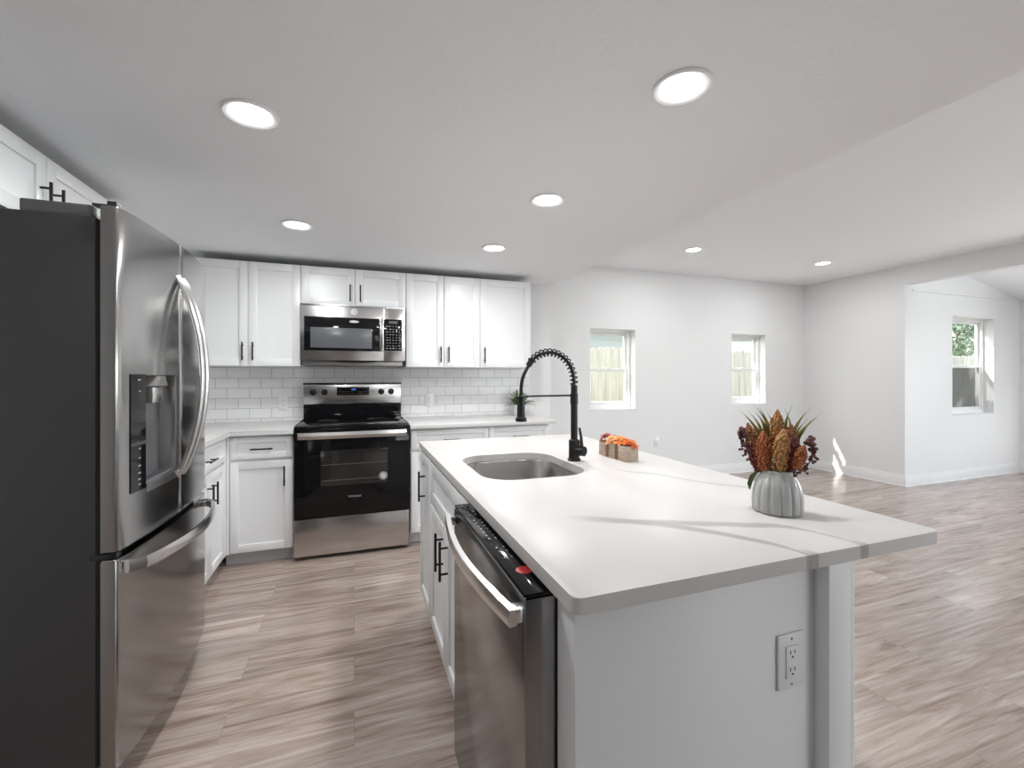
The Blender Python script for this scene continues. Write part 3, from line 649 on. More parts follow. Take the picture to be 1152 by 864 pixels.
for i in range(19):
    t = i / 18; x = -0.364 + 0.728 * t; bow = 0.012 * (1 - (2 * t - 1) ** 2)
    rings.append([b.verts.new((x, RY - 0.030 - bow + dy, 0.868 + dz)) for dy, dz in ((0.012, -0.019), (0.0, -0.023), (-0.007, 0.0), (0.0, 0.023), (0.012, 0.019))])
for i in range(18):
    for k in range(5): b.faces.new((rings[i][k], rings[i][(k + 1) % 5], rings[i + 1][(k + 1) % 5], rings[i + 1][k]))
b.faces.new(rings[0]); b.faces.new(rings[-1]); mb.merge(b)
for x in (-0.345, 0.345): mb.box(x - 0.014, RY - 0.022, 0.855, x + 0.014, RY, 0.881, 0.003)
mb.build('handle', 'steel', od, angle=25)
mb = MB(F_back(RY)); mb.tube([(0.200, 0.0006, 0.556), (0.200, 0.0018, 0.556)], 0.030, 24); mb.build('energy_sticker', 'badge_silver', od)
mb = MB(F_back(RY)); mb.tube([(0.200, 0.0018, 0.556), (0.200, 0.0022, 0.556)], 0.021, 24); b = text_mesh('Q', 0.03); bmesh.ops.transform(b, matrix=Matrix.Translation((0.2, 0, 0.556)) @ Matrix.Rotation(PI / 2, 4, 'X'), verts=b.verts); bmesh.ops.transform(b, matrix=Matrix.Translation((0, RY - 0.0026, 0)), verts=b.verts); o = mb.build('sticker_ring', 'icon_grey', od)
m2 = MB(); m2.merge(b); m2.build('sticker_mark', 'white_plastic', od)
b = text_mesh('Whirlpool', 0.021); bmesh.ops.transform(b, matrix=Matrix.Translation((0.004, RY - 0.0012, 0.424)) @ Matrix.Rotation(PI / 2, 4, 'X'), verts=b.verts); mb = MB(); mb.merge(b); mb.build('logo', 'badge_silver', od)
mb = MB(); mb.box(RX0, RY + 0.006, 0.903, RX1, 3.985, 0.932, 0.005); ct = mb.build('cooktop', 'black_glass', rg)
mb = MB()
for x in (RX0 - 0.001, RX1 - 0.007): mb = MB(); mb.box(x, RY + 0.03, 0.930, x + 0.008, 3.95, 0.935, 0.001); mb.build('side_trim', 'steel', ct)
principled('burner_grey', (0.05, 0.05, 0.052), 0.12)
for x, y, r in ((-0.19, 3.53, 0.105), (0.19, 3.53, 0.085), (-0.19, 3.80, 0.08), (0.19, 3.80, 0.10)):
    mb = MB(); mb.lathe([(r, 0), (r, 0.0006), (r - 0.003, 0.0006), (r - 0.003, 0)], (x, y, 0.9318), 40, cap=False); mb.build('burner', 'burner_grey', ct)
mb = MB(); YBK = 3.957
b = bmesh.new(); q = [(YBK + 0.012, 0.932), (YBK + 0.004, 0.985), (YBK + 0.002, 1.050), (4.045, 1.050), (4.045, 0.932)]
va = [b.verts.new((RX0 + 0.003, y, z)) for y, z in q]; vb = [b.verts.new((RX1 - 0.003, y, z)) for y, z in q]
b.faces.new(va); b.faces.new(vb)
for i in range(5): b.faces.new((va[i], va[(i + 1) % 5], vb[(i + 1) % 5], vb[i]))
mb.merge(b); mb.build('backguard_base', 'black_glass', rg)
mb = MB(); mb.box(RX0 + 0.003, YBK, 1.050, RX1 - 0.003, 4.045, 1.212, 0.004); bgd = mb.build('backguard', 'steel', rg)
mb = MB(); mb.box(RX0, YBK - 0.003, 1.212, RX1, 4.047, 1.226, 0.004); mb.build('backguard_cap', 'black_plastic', rg)
mb = MB(); mb.box(-0.135, YBK - 0.004, 1.122, 0.120, YBK, 1.190, 0.001); dp = mb.build('control_display', 'black_glass', bgd)
mb = MB(); mb.box(-0.022, YBK - 0.0046, 1.164, 0.012, YBK - 0.0038, 1.176); mb.build('clock', 'display_blue', dp)
mb = MB()
for k in range(10):
    x = -0.118 + k * 0.0245
    for z in (1.135, 1.152): mb.box(x, YBK - 0.0045, z, x + 0.008, YBK - 0.004, z + 0.002)
mb.build('key_marks', 'icon_grey', dp)
for x in (-0.318, -0.231, 0.219, 0.300):
    mb = MB(); mb.tube([(x, YBK, 1.150), (x, YBK - 0.006, 1.150), (x, YBK - 0.007, 1.150), (x, YBK - 0.024, 1.150)], [0.025, 0.025, 0.020, 0.018], 24)
    mb.box(x - 0.004, YBK - 0.028, 1.132, x + 0.004, YBK - 0.022, 1.168, 0.001); mb.build('knob', 'black_plastic', bgd)

# ------------------------------------------------------------------ microwave
MY = 3.672
mw = thing('microwave', 'stainless over-the-range microwave under the short wall cabinet', 'microwave', (0, 3.87, 1.372))
mb = MB(); mb.box(-0.382, MY + 0.032, 1.405, 0.386, YK - 0.012, 1.834); mb.build('body', 'dark_grey_paint', mw)
mb = MB(); mb.box(-0.385, MY, 1.403, 0.2235, MY + 0.03, 1.8205, 0.003); md = mb.build('door', 'steel', mw)
mb = MB(); mb.box(0.2245, MY, 1.403, 0.389, MY + 0.03, 1.8205, 0.003); cp = mb.build('control_column', 'steel', mw)
mb = MB(); mb.box(-0.385, MY + 0.004, 1.8215, 0.389, MY + 0.03, 1.834, 0.002); mb.build('top_vent', 'steel', mw)
mb = MB(); mb.box(-0.356, MY - 0.002, 1.477, 0.186, MY + 0.001, 1.736, 0.001); fr_ = mb.build('door_frame', 'black_glass', md)
mb = MB(); mb.box(-0.313, MY - 0.003, 1.499, 0.131, MY - 0.0015, 1.654, 0.0005); mb.build('window', 'micro_window', fr_)
mb = MB(); mb.box(0.190, MY - 0.026, 1.475, 0.221, MY - 0.016, 1.740, 0.004); mb.box(0.197, MY - 0.018, 1.48, 0.214, MY, 1.50); mb.box(0.197, MY - 0.018, 1.715, 0.214, MY, 1.735); mb.build('handle', 'steel', md)
mb = MB(); mb.box(0.2265, MY - 0.002, 1.484, 0.362, MY + 0.001, 1.736, 0.001); kp = mb.build('keypad', 'black_glass', cp)
rd = random.Random(5); mb = MB()
for i in range(9):
    for j in range(5):
        x = 0.240 + j * 0.0245; z = 1.500 + i * 0.022
        mb.box(x, MY - 0.0026, z, x + rd.uniform(0.008, 0.016), MY - 0.0018, z + rd.uniform(0.003, 0.007))
mb.build('key_marks', 'icon_grey', kp)
mb = MB(); mb.box(0.262, MY - 0.0026, 1.702, 0.328, MY - 0.0018, 1.722); mb.build('clock', 'dispenser_grey', kp)
mb = MB(); mb.lathe([(0.0, 0), (0.036, 0), (0.036, 0.002), (0.0, 0.002)], (0, 0, 0), 28, cap=False); bmesh.ops.transform(mb.bm, matrix=Matrix.Translation((0.0, MY - 0.002, 1.706)) @ Matrix.Scale(0.28, 4, (0, 0, 1)) @ Matrix.Rotation(PI / 2, 4, 'X'), verts=mb.bm.verts); mb.build('logo_badge', 'badge_silver', fr_)
mb = MB(F_back(MY)); mb.tube([(0.002, 0.0002, 1.783), (0.002, 0.0012, 1.783)], 0.026, 24); mb.build('round_sticker', 'badge_silver', md)
mb = MB(F_back(MY)); mb.tube([(0.010, 0.0012, 1.783), (0.010, 0.0015, 1.783)], 0.013, 20); mb.build('sticker_ring', 'icon_grey', md)
mb = MB(); mb.box(-0.372, MY + 0.045, 1.362, 0.372, YK - 0.03, 1.404, 0.004); mb.build('hood_bottom', 'steel_door_side', mw)
mb = MB(); b = bmesh.new(); q = []
for i in range(13):
    t = i / 12; q.append((-0.14 + 0.32 * t, 1.402 - 0.012 * math.sin(PI * t) ** 0.5))
q2 = [(0.18, 1.404), (-0.14, 1.404)]
va = [b.verts.new((x, MY + 0.012, z)) for x, z in q + q2]; vb = [b.verts.new((x, MY + 0.040, z)) for x, z in q + q2]
b.faces.new(va); b.faces.new(vb)
for i in range(len(va)): b.faces.new((va[i], va[(i + 1) % len(va)], vb[(i + 1) % len(va)], vb[i]))
mb.merge(b); mb.build('vent_grip', 'black_plastic', mw)

# ------------------------------------------------------------------ island
IX0, IX1, IY0, IY1, IT = 0.343, 1.323, 0.656, 2.533, 0.915
slab = MB().prism(rrect(IX0, IY0, IX1, IY1, 0.018, 6), 0.885, IT, 0.003).build('countertop', 'quartz_island')
SX0, SX1, SY0, SY1 = 0.442, 0.862, 1.478, 1.992
boolean_cut(slab, MB().prism(rrect(SX0, SY0, SX1, SY1, 0.12, 10), 0.80, 1.0))
tag(slab, 'white quartz island countertop with grey veins and a sink cut-out', 'countertop')
Ti = F_isl(0.368); ID = 0.60
def island_cab(label, u0, u1, fronts, loc, hollow=False):
    t = thing('island_cabinet', label, 'cabinet', loc)
    mb = MB(Ti)
    if hollow:
        mb.box(u0 + 0.0005, -ID, 0.085, u0 + 0.018, 0, 0.8845); mb.box(u1 - 0.018, -ID, 0.085, u1 - 0.0005, 0, 0.8845)
        mb.box(u0 + 0.018, -ID, 0.085, u1 - 0.018, -0.001, 0.105); mb.box(u0 + 0.018, -ID, 0.105, u1 - 0.018, -ID + 0.012, 0.8845)
        mb.box(u0 + 0.018, -0.03, 0.655, u1 - 0.018, 0, 0.8845)
    else: mb.box(u0 + 0.0005, -ID, 0.085, u1 - 0.0005, 0, 0.8845)
    mb.build('body', 'cabinet_paint', t)
    mb = MB(Ti); mb.box(u0 + 0.0005, -ID, 0, u1 - 0.0005, -0.06, 0.085); mb.build('toe_kick', 'toe_kick', t)
    for k, a, b, z0, z1, h in fronts:
        d = shaker(k, Ti, a, b, z0, z1, t, 0.055)
        if h: pull('handle', Ti, h[0], h[1], PL + 0.02, True, d, 0.02)
    return t
island_cab('white island sink cabinet with two doors and a false drawer front', 1.390, 2.163, (('drawer_front', 1.392, 2.163, 0.672, 0.868, None), ('door', 1.392, 1.782, 0.088, 0.662, (1.735, 0.555, True)), ('door', 1.782, 2.163, 0.088, 0.662, (1.832, 0.555, True))), (0.66, 1.78, 0), True)
island_cab('narrow white full-height cabinet at the far end of the island', 2.164, 2.508, (('door', 2.166, 2.508, 0.088, 0.868, (2.330, 0.71, True)),), (0.66, 2.34, 0))
ip = thing('kitchen_island', 'white painted island base whose end panel and corner post face the camera', 'island', (0.7, 0.72, 0))
MB().box(0.362, 0.690, 0, 0.946, 0.762, 0.8845, 0.0015).build('end_panel', 'cabinet_paint', ip)
MB().box(0.946, 0.659, 0, 1.013, 0.762, 0.8845, 0.0015).build('corner_post', 'cabinet_paint', ip)
MB().box(1.0145, 0.661, 0, 1.028, 2.508, 0.8845, 0.0015).build('back_panel', 'cabinet_paint', ip)
MB().box(0.975, 0.762, 0, 1.0145, 2.508, 0.8845).build('back_framing', 'cabinet_paint', ip)
outlet('white duplex outlet on the island end panel', F_back(0.690), 0.869, 0.683)

# dishwasher
dw = thing('dishwasher', 'stainless dishwasher with curved bar handle built into the island', 'dishwasher', (0.66, 1.075, 0))
D0, D1, DX = 0.767, 1.384, 0.298
MB().box(0.372, D0 + 0.004, 0.09, 0.94, D1 - 0.004, 0.868).build('body', 'black_plastic', dw)
mb = MB(); mb.box(DX, D0, 0.098, 0.366, D1, 0.868, 0.004); dd = mb.build('door', 'steel_side', dw)
mb = MB(); mb.box(DX + 0.002, D0 + 0.002, 0.8685, 0.368, D1 - 0.002, 0.8775, 0.002); dc = mb.build('control_strip', 'black_glass', dw)
rd = random.Random(9); mb = MB()
for y in (1.355, 1.29, 1.26, 1.21, 1.185, 1.16, 1.135, 1.11, 1.085, 1.06, 1.00, 0.975, 0.94):
    for x in (0.316, 0.333): mb.box(x, y, 0.8772, x + 0.004, y + rd.uniform(0.005, 0.010), 0.8778)
mb.build('icons', 'icon_grey', dc)
mb = MB(); mb.tube([(0.336, 0.868, 0.8774), (0.336, 0.868, 0.8784)], 0.018, 20); mb.build('red_sticker', 'red_sticker', dc)
b = bmesh.new(); rings = []
for i in range(25):
    t = i / 24; y = D0 + 0.004 + (D1 - D0 - 0.008) * t
    x = DX - 0.024 - 0.030 * math.sin(PI * t)
    rings.append([b.verts.new((x + dx, y, 0.836 + dz)) for dx, dz in ((0.010, -0.014), (-0.004, -0.016), (-0.007, 0.0), (-0.004, 0.016), (0.010, 0.016))])
for i in range(24):
    for k in range(5): b.faces.new((rings[i][k], rings[i][(k + 1) % 5], rings[i + 1][(k + 1) % 5], rings[i + 1][k]))
b.faces.new(rings[0]); b.faces.new(rings[-1]); mb = MB(); mb.merge(b)
for y in (D0 + 0.006, D1 - 0.036): mb.box(DX - 0.020, y, 0.824, DX + 0.0, y + 0.030, 0.850, 0.002)
mb.build('handle', 'steel_bright', dd, angle=25)
MB().box(0.40, D0 + 0.004, 0.0, 0.90, D1 - 0.004, 0.09).build('kick_plate', 'black_plastic', dw)

# sink
sk = MB(); b = bmesh.new(); rings = []
def rr(d, r): return rrect(SX0 - d, SY0 - d, SX1 + d, SY1 + d, r, 10)
prof = [(0.018, 0.138, 0.8842), (0.002, 0.122, 0.8842), (-0.002, 0.118, 0.880), (-0.008, 0.112, 0.72), (-0.02, 0.10, 0.695), (-0.05, 0.07, 0.685), (-0.15, 0.05, 0.682)]
outer = [(-0.15, 0.05, 0.680), (-0.05, 0.07, 0.683), (-0.018, 0.10, 0.692), (-0.006, 0.112, 0.72), (0.0, 0.118, 0.879), (0.018, 0.138, 0.8825)]
for d, r, z in prof + outer: rings.append([b.verts.new((x, y, z)) for x, y in rr(d, r)])
n_ = len(rings[0])
for i in range(len(rings) - 1):
    if i == len(prof) - 1: continue
    for k in range(n_): b.faces.new((rings[i][k], rings[i][(k + 1) % n_], rings[i + 1][(k + 1) % n_], rings[i + 1][k]))
b.faces.new(rings[len(prof) - 1]); b.faces.new(rings[len(prof)])
for k in range(n_): b.faces.new((rings[-1][k], rings[-1][(k + 1) % n_], rings[0][(k + 1) % n_], rings[0][k]))
sk.merge(b)
skt = thing('sink', 'undermount stainless steel sink bowl in the island counter', 'sink', ((SX0 + SX1) / 2, (SY0 + SY1) / 2, 0.68))
sk.build('bowl', 'steel_sink', skt, angle=50)
mb = MB(); mb.lathe([(0.0, 0.004), (0.020, 0.003), (0.030, 0.006), (0.042, 0.004), (0.044, 0.0)], ((SX0 + SX1) / 2 + 0.05, (SY0 + SY1) / 2, 0.682), 28, cap=False); mb.build('drain', 'chrome', skt)

# faucet
qx, qy = 0.905, 1.735
fa = thing('faucet', 'tall matte black spring-neck kitchen faucet behind the island sink', 'faucet', (qx, qy, IT))
mb = MB(); mb.lathe([(0.028, 0.0), (0.028, 0.010), (0.0235, 0.013), (0.0235, 0.088), (0.020, 0.092), (0.0150, 0.094)], (qx, qy, IT), 28); mb.build('base', 'black_metal', fa)
mb = MB(); mb.lathe([(0.0150, 0.092), (0.0150, 0.245), (0.0172, 0.247), (0.0172, 0.292), (0.0145, 0.294), (0.0145, 0.325), (0.011, 0.330)], (qx, qy, IT), 24); mb.build('post', 'black_metal', fa)
arc = []
ax, az, ra, rb = 0.788, 1.245, 0.117, 0.140
for i in range(41):
    t = PI * 0.82 * i / 40; arc.append(Vector((ax + ra * math.cos(t), qy, az + rb * math.sin(t) ** 0.9 if t > 0 else az)))
e = arc[-1]
tg = (arc[-1] - arc[-2]).normalized(); c1, c2, e2 = e + tg * 0.05, Vector((0.658, qy, 1.270)), Vector((0.657, qy, 1.199))
tail = [(1 - k) ** 3 * e + 3 * (1 - k) ** 2 * k * c1 + 3 * (1 - k) * k * k * c2 + k ** 3 * e2 for k in [i / 12 for i in range(1, 13)]]
mb = MB(); mb.tube(arc + tail, [0.0070] * 41 + [0.0075] * 12, 12); mb.build('hose', 'black_metal', fa)
hel = []; turns = 16
S = [0]
for i in range(1, len(arc)): S.append(S[-1] + (arc[i] - arc[i - 1]).length)
def on_arc(s):
    s *= S[-1]
    for i in range(1, len(arc)):
        if s <= S[i] or i == len(arc) - 1:
            k = (s - S[i - 1]) / (S[i] - S[i - 1]); return arc[i - 1].lerp(arc[i], k), (arc[i] - arc[i - 1]).normalized()
for i in range(turns * 14 + 1):
    s = i / (turns * 14); p, t = on_arc(s * 0.93); a = Vector((0, 1, 0)); c_ = t.cross(a).normalized(); ph = 2 * PI * turns * s
    hel.append(p + (a * math.cos(ph) + c_ * math.sin(ph)) * 0.0155)
mb = MB(); mb.tube(hel, 0.0031, 7); mb.build('spring', 'black_metal', fa, angle=60)
mb = MB(); p, t = on_arc(0.94); mb.tube([p - t * 0.018, p + t * 0.018], 0.0125, 14); mb.build('collar', 'black_metal', fa)
mb = MB(); mb.lathe([(0.009, 0.0), (0.0225, 0.0), (0.0245, 0.004), (0.0235, 0.014), (0.0180, 0.020), (0.0155, 0.085), (0.0135, 0.105), (0.009, 0.108)], (0.657, qy, 1.094), 24); mb.build('spray_head', 'black_metal', fa)
mb = MB(); mb.tube([(qx - 0.012, qy, 1.199), (0.672, qy, 1.199)], 0.0042, 10); mb.lathe([(0.0158, -0.006), (0.0185, -0.006), (0.0185, 0.006), (0.0158, 0.006)], (0.657, qy, 1.193), 20, cap=False); mb.build('support_arm', 'black_metal', fa)
mb = MB(); mb.tube([(qx + 0.006, qy - 0.012, 0.960), (qx + 0.026, qy - 0.046, 0.960)], 0.021, 24)
mb.tube([(qx + 0.022, qy - 0.028, 0.975), (qx + 0.020, qy - 0.026, 1.02), (qx + 0.014, qy - 0.022, 1.060)], [0.009, 0.006, 0.005], 10); mb.build('lever', 'black_metal', fa)

# ------------------------------------------------------------------ decor on the island
vx, vy = 1.090, 0.900
va_ = thing('vase', 'squat grey ribbed ceramic vase on the island holding autumn stems', 'vase', (vx, vy, IT))
pf = [(0.056, 0.0), (0.0605, 0.002), (0.0622, 0.008), (0.0622, 0.030), (0.0606, 0.050), (0.0565, 0.070), (0.0490, 0.088), (0.0410, 0.100), (0.0375, 0.106), (0.0370, 0.112), (0.0350, 0.1135), (0.0335, 0.111), (0.0345, 0.104), (0.043, 0.086), (0.052, 0.062), (0.055, 0.030), (0.052, 0.008), (0.001, 0.006)]
fl = [0, 0.7, 1, 1, 1, 0.85, 0.25, 0, 0, 0, 0, 0, 0, 0, 0, 0, 0, 0]
mb = MB(); mb.lathe(pf, (vx, vy, IT), 192, mod=lambda j, a: 1 - 0.075 * fl[j] * (1 - abs(math.sin(a * 7 + 0.3))) ** 2.2)
mb.build('body', 'ceramic', va_, angle=60)
RT = Vector((0.636, -0.772, 0)); DP = Vector((0.772, 0.636, 0)); VC = Vector((vx, vy, 0))
def vz(v): return 1.285 - (v - 422.7) / 409
def vpt(lat, v, dep): return VC + RT * (lat / 478) + DP * dep + Vector((0, 0, vz(v)))
def seed_stem(label, lat0, v0, lat1, v1, dep, r, mat, n=110, seed=1):
    """seed head from (lat0,v0) bottom to (lat1,v1) tip, with a stalk down into the vase"""
    rd = random.Random(seed); a = vpt(lat0, v0, dep); b_ = vpt(lat1, v1, dep * 1.1)
    root = VC + RT * (lat0 / 478 * 0.15) + DP * dep * 0.15 + Vector((0, 0, 0.93))
    nk = VC + RT * max(-0.022, min(0.022, lat0 / 478 * 0.5)) + DP * max(-0.02, min(0.02, dep * 0.6)) + Vector((0, 0, 1.029))
    t = thing('seed_head_stem', label, 'flower stem', root, 'artificial stems in the ribbed vase')
    mb = MB(); mb.tube([root, nk, a, a.lerp(b_, 0.9)], [0.0016, 0.0016, 0.0014, 0.001], 6); mb.build('stalk', 'leaf_olive', t)
    mb = MB(); ax_ = (b_ - a); u = ax_.orthogonal().normalized(); w_ = ax_.normalized().cross(u)
    mb.tube([a.lerp(b_, k / 6) for k in range(7)], [r * q_ for q_ in (0.35, 0.62, 0.7, 0.72, 0.68, 0.5, 0.1)], 10)
    for i in range(n):
        s = (i + 0.5) / n; rad = r * 0.92 * (1 - abs(2 * s - 0.85) ** 3 * 0.55) * (1 if s < 0.7 else math.sqrt(max(0.02, 1 - ((s - 0.7) / 0.31) ** 2)))
        ph = i * 2.39996 + rd.uniform(-0.3, 0.3); rad *= rd.uniform(0.75, 1.05)
        mb.ball(a + ax_ * s + (u * math.cos(ph) + w_ * math.sin(ph)) * rad, rd.uniform(0.0030, 0.0042), 1)
    mb.build('seed_head', mat, t)
seed_stem('tallest golden seed head at the back centre of the vase bouquet', -2, 510, 0, 462, 0.020, 0.019, 'seed_gold', 170, 1)
seed_stem('tan seed head at the front centre of the vase bouquet', 2, 527, 7, 482, -0.020, 0.020, 'seed_gold', 190, 2)
seed_stem('rust-orange seed head at the front left of the vase bouquet', -14, 528, -16, 486, -0.016, 0.020, 'seed_rust', 190, 3)
seed_stem('brown seed head leaning left in the vase bouquet', -20, 526, -34, 478, 0.002, 0.018, 'seed_brown', 170, 4)
seed_stem('dark maroon seed head on the right of the vase bouquet', 14, 528, 20, 488, -0.004, 0.018, 'seed_maroon', 160, 5)
seed_stem('short rust seed head low on the right of the vase bouquet', 20, 523, 29, 498, -0.018, 0.014, 'seed_rust', 110, 6)
seed_stem('brown seed head behind the tan one in the vase bouquet', 8, 516, 16, 478, 0.018, 0.017, 'seed_brown', 130, 7)
seed_stem('maroon seed head low behind the rust one at the left of the vase bouquet', -20, 531, -31, 500, -0.006, 0.015, 'seed_maroon', 110, 8)
def berry_stem(label, pts, dep, seed):
    rd = random.Random(seed); P = [vpt(l, v, dep) for l, v in pts]
    root = VC + RT * (pts[0][0] / 478 * 0.1) + Vector((0, 0, 0.93)); nk = VC + RT * max(-0.024, min(0.024, pts[0][0] / 478)) + Vector((0, 0, 1.029))
    t = thing('berry_stem', label, 'flower stem', root, 'artificial stems in the ribbed vase')
    mb = MB(); mb.tube([root, nk] + P, 0.0013, 6); mb.build('stalk', 'seed_maroon', t)
    mb = MB()
    for i in range(56):
        s = i / 55 * (len(P) - 1); k = min(int(s), len(P) - 2); p = P[k].lerp(P[k + 1], s - k)
        big = 0.0032 + 0.0032 * (i / 55) ** 2
        q_ = p + Vector((rd.uniform(-1, 1), rd.uniform(-1, 1), rd.uniform(-0.6, 0.9))) * 0.0125
        mb.ball(q_, big * rd.uniform(0.85, 1.15), 2); mb.tube([p, q_], 0.0006, 4)
    mb.build('berries', 'berry_plum', t)
berry_stem('plum berry spray on the far left of the vase bouquet', [(-18, 530), (-28, 521), (-35, 509), (-39, 497), (-40, 486)], 0.0, 11)
berry_stem('plum berry spray on the far right of the vase bouquet', [(20, 532), (31, 524), (37, 512), (38, 501), (36, 492)], 0.0, 12)
def blades(label, specs, dep, seed):
    rd = random.Random(seed); root = VC + DP * dep * 0.3 + Vector((0, 0, 0.93))
    t = thing('grass_stem', label, 'flower stem', root, 'artificial stems in the ribbed vase')
    mb = MB()
    for (l0, v0, l1, v1, wd) in specs:
        a = vpt(l0, v0, dep); b_ = vpt(l1, v1, dep + rd.uniform(-0.012, 0.012)); c0 = VC + RT * max(-0.02, min(0.02, l0 / 478)) + Vector((0, 0, 1.02))
        A, B = [], []; nn = 10; sgn = 1 if l1 > l0 else -1
        for i in range(nn + 1):
            s = i / nn
            if s < 0.25: p = c0.lerp(a, s / 0.25)
            else:
                k = (s - 0.25) / 0.75; p = a.lerp(b_, k) + RT * (-sgn * 0.012 * math.sin(PI * k)) 
            wv = 1.4 * wd * (0.55 + 0.45 * math.sin(PI * min(1, s * 1.1))) * (1 if s < 0.55 else max(0.04, (1 - s) / 0.45)); side = (RT * 0.8 + DP * rd.uniform(-0.2, 0.6)).normalized()
            A.append(p - side * wv / 2 - DP * 0.0015); B.append(p + side * wv / 2)
        M_ = [x.lerp(y, 0.5) + DP * 0.003 for x, y in zip(A, B)]
        mb.quadstrip(A, M_); mb.quadstrip(M_, B)
    bmesh.ops.remove_doubles(mb.bm, verts=mb.bm.verts, dist=1e-5)
    bmesh.ops.solidify(mb.bm, geom=mb.bm.faces[:], thickness=0.0006)
    mb.build('leaves', 'leaf_olive', t, angle=60)
    MB().tube([root, VC + Vector((0, 0, 1.029))], 0.0015, 6).build('stalk', 'leaf_olive', t)
blades('olive grass leaves spreading left at the back of the vase bouquet', [(-20, 500, -43, 464, 0.010), (-18, 498, -35, 463, 0.008), (-15, 497, -26, 464, 0.010), (-12, 496, -22, 458, 0.008), (-8, 496, -12, 464, 0.010), (-10, 495, -27, 456, 0.007)], 0.020, 21)
blades('olive grass leaves spreading right at the back of the vase bouquet', [(16, 506, 50, 462, 0.012), (15, 503, 37, 457, 0.010), (13, 500, 17, 456, 0.009), (17, 505, 43, 468, 0.010), (10, 498, 8, 460, 0.007), (18, 508, 33, 470, 0.010)], 0.018, 22)
# broad leaf hanging over the vase rim
t = thing('broad_leaf', 'single broad green leaf drooping over the left side of the vase', 'leaf', VC + Vector((0, 0, 0.95)), 'artificial stems in the ribbed vase')
A, B, M_ = [], [], []
ctl = [VC + RT * -0.018 + Vector((0, 0, 1.012)), VC + RT * -0.038 + DP * 0.004 + Vector((0, 0, 1.026)), VC + RT * -0.056 + DP * 0.006 + Vector((0, 0, 1.010)), VC + RT * -0.066 + DP * 0.006 + Vector((0, 0, 0.985)), VC + RT * -0.068 + DP * 0.006 + Vector((0, 0, 0.965))]
for p, wv in zip(ctl, (0.004, 0.020, 0.030, 0.022, 0.001)):
    sd_ = (DP * 0.75 + RT * 0.6 + Vector((0, 0, 0.2))).normalized(); A.append(p - sd_ * wv / 2); B.append(p + sd_ * wv / 2); M_.append(p + Vector((0, 0, -0.002)) + RT * 0.002)
mb = MB(); mb.quadstrip(A, M_); mb.quadstrip(M_, B); bmesh.ops.remove_doubles(mb.bm, verts=mb.bm.verts, dist=1e-5); bmesh.ops.solidify(mb.bm, geom=mb.bm.faces[:], thickness=0.0006); mb.build('blade', 'leaf_dark', t, angle=70)
MB().tube([VC + Vector((0, 0, 0.95)), ctl[0], ctl[1]], 0.0012, 6).build('stalk', 'leaf_dark', t)

# wooden planter box with daisies
bx0, bx1, by0, by1, bz1 = 1.088, 1.152, 1.617, 1.834, 0.981
pb = thing('planter_box', 'small rectangular wooden planter with two brown bands on the island', 'planter', ((bx0 + bx1) / 2, (by0 + by1) / 2, IT))
mb = MB(); h = 0.005
mb.box(bx0, by0, IT, bx1, by1, IT + 0.006, 0.0008); mb.box(bx0, by0, IT + 0.006, bx0 + h, by1, bz1, 0.0008); mb.box(bx1 - h, by0, IT + 0.006, bx1, by1, bz1, 0.0008)
mb.box(bx0 + h, by0, IT + 0.006, bx1 - h, by0 + h, bz1, 0.0008); mb.box(bx0 + h, by1 - h, IT + 0.006, bx1 - h, by1, bz1, 0.0008); mb.build('box', 'box_wood', pb)
for y0, y1 in ((1.752, 1.774), (1.674, 1.700)):
    for xa, xb in ((bx0 - 0.0012, bx0 - 0.0001), (bx1 + 0.0001, bx1 + 0.0012)):
        mb = MB(); mb.box(xa, y0, IT + 0.0006, xb, y1, bz1); mb.build('band', 'ribbon_brown', pb)
MB().box(bx0 + h + 0.0005, by0 + h + 0.0005, IT + 0.0065, bx1 - h - 0.0005, by1 - h - 0.0005, bz1 - 0.012).build('moss', 'leaf_dark', pb)
def daisy(label, c, tilt, r, mat, seed):
    rd = random.Random(seed); c = Vector(c); t = thing('daisy', label, 'flower', c, 'silk daisies in the wooden planter')
    R_ = Matrix.Rotation(tilt[0], 4, 'X') @ Matrix.Rotation(tilt[1], 4, 'Y'); mb = MB()
    for layer in range(3):
        n = 12; rl = r * (1 - 0.2 * layer)
        for k in range(n):
            a = 2 * PI * (k + layer * 0.37) / n + rd.uniform(-0.06, 0.06); A, B, M_ = [], [], []
            drop = rd.uniform(-0.006, 0.003)
            for i in range(6):
                s = i / 5; rr_ = rl * (0.1 + 0.9 * s); z = 0.003 + layer * 0.004 + 0.006 * math.sin(s * PI * 0.6) * (0.5 + 0.5 * layer) + drop * s * s * 1.6 - 0.004 * s * s
                wv = rl * 0.40 * math.sin(PI * (0.12 + 0.80 * s)) ** 0.7
                d = Vector((math.cos(a), math.sin(a), 0)); sd_ = Vector((-math.sin(a), math.cos(a), 0))
                A.append(c + R_ @ (d * rr_ - sd_ * wv / 2 + Vector((0, 0, z)))); B.append(c + R_ @ (d * rr_ + sd_ * wv / 2 + Vector((0, 0, z)))); M_.append(c + R_ @ (d * rr_ + Vector((0, 0, z - 0.0012))))
            mb.quadstrip(A, M_); mb.quadstrip(M_, B)
    mb.build('petals', mat, t, angle=60, keep_normals=True)
    mb = MB(); mb.ball(c + R_ @ Vector((0, 0, 0.012)), r * 0.24, 2, (1, 1, 0.6)); mb.build('centre', 'seed_gold', t)
    MB().tube([(c.x, c.y, bz1 - 0.013), c + Vector((0, 0, 0.006))], 0.002, 6).build('stalk', 'leaf_dark', t)
daisy('red silk daisy at the far end of the wooden planter', (1.106, 1.805, 0.996), (-0.25, -0.35), 0.036, 'petal_red', 1)
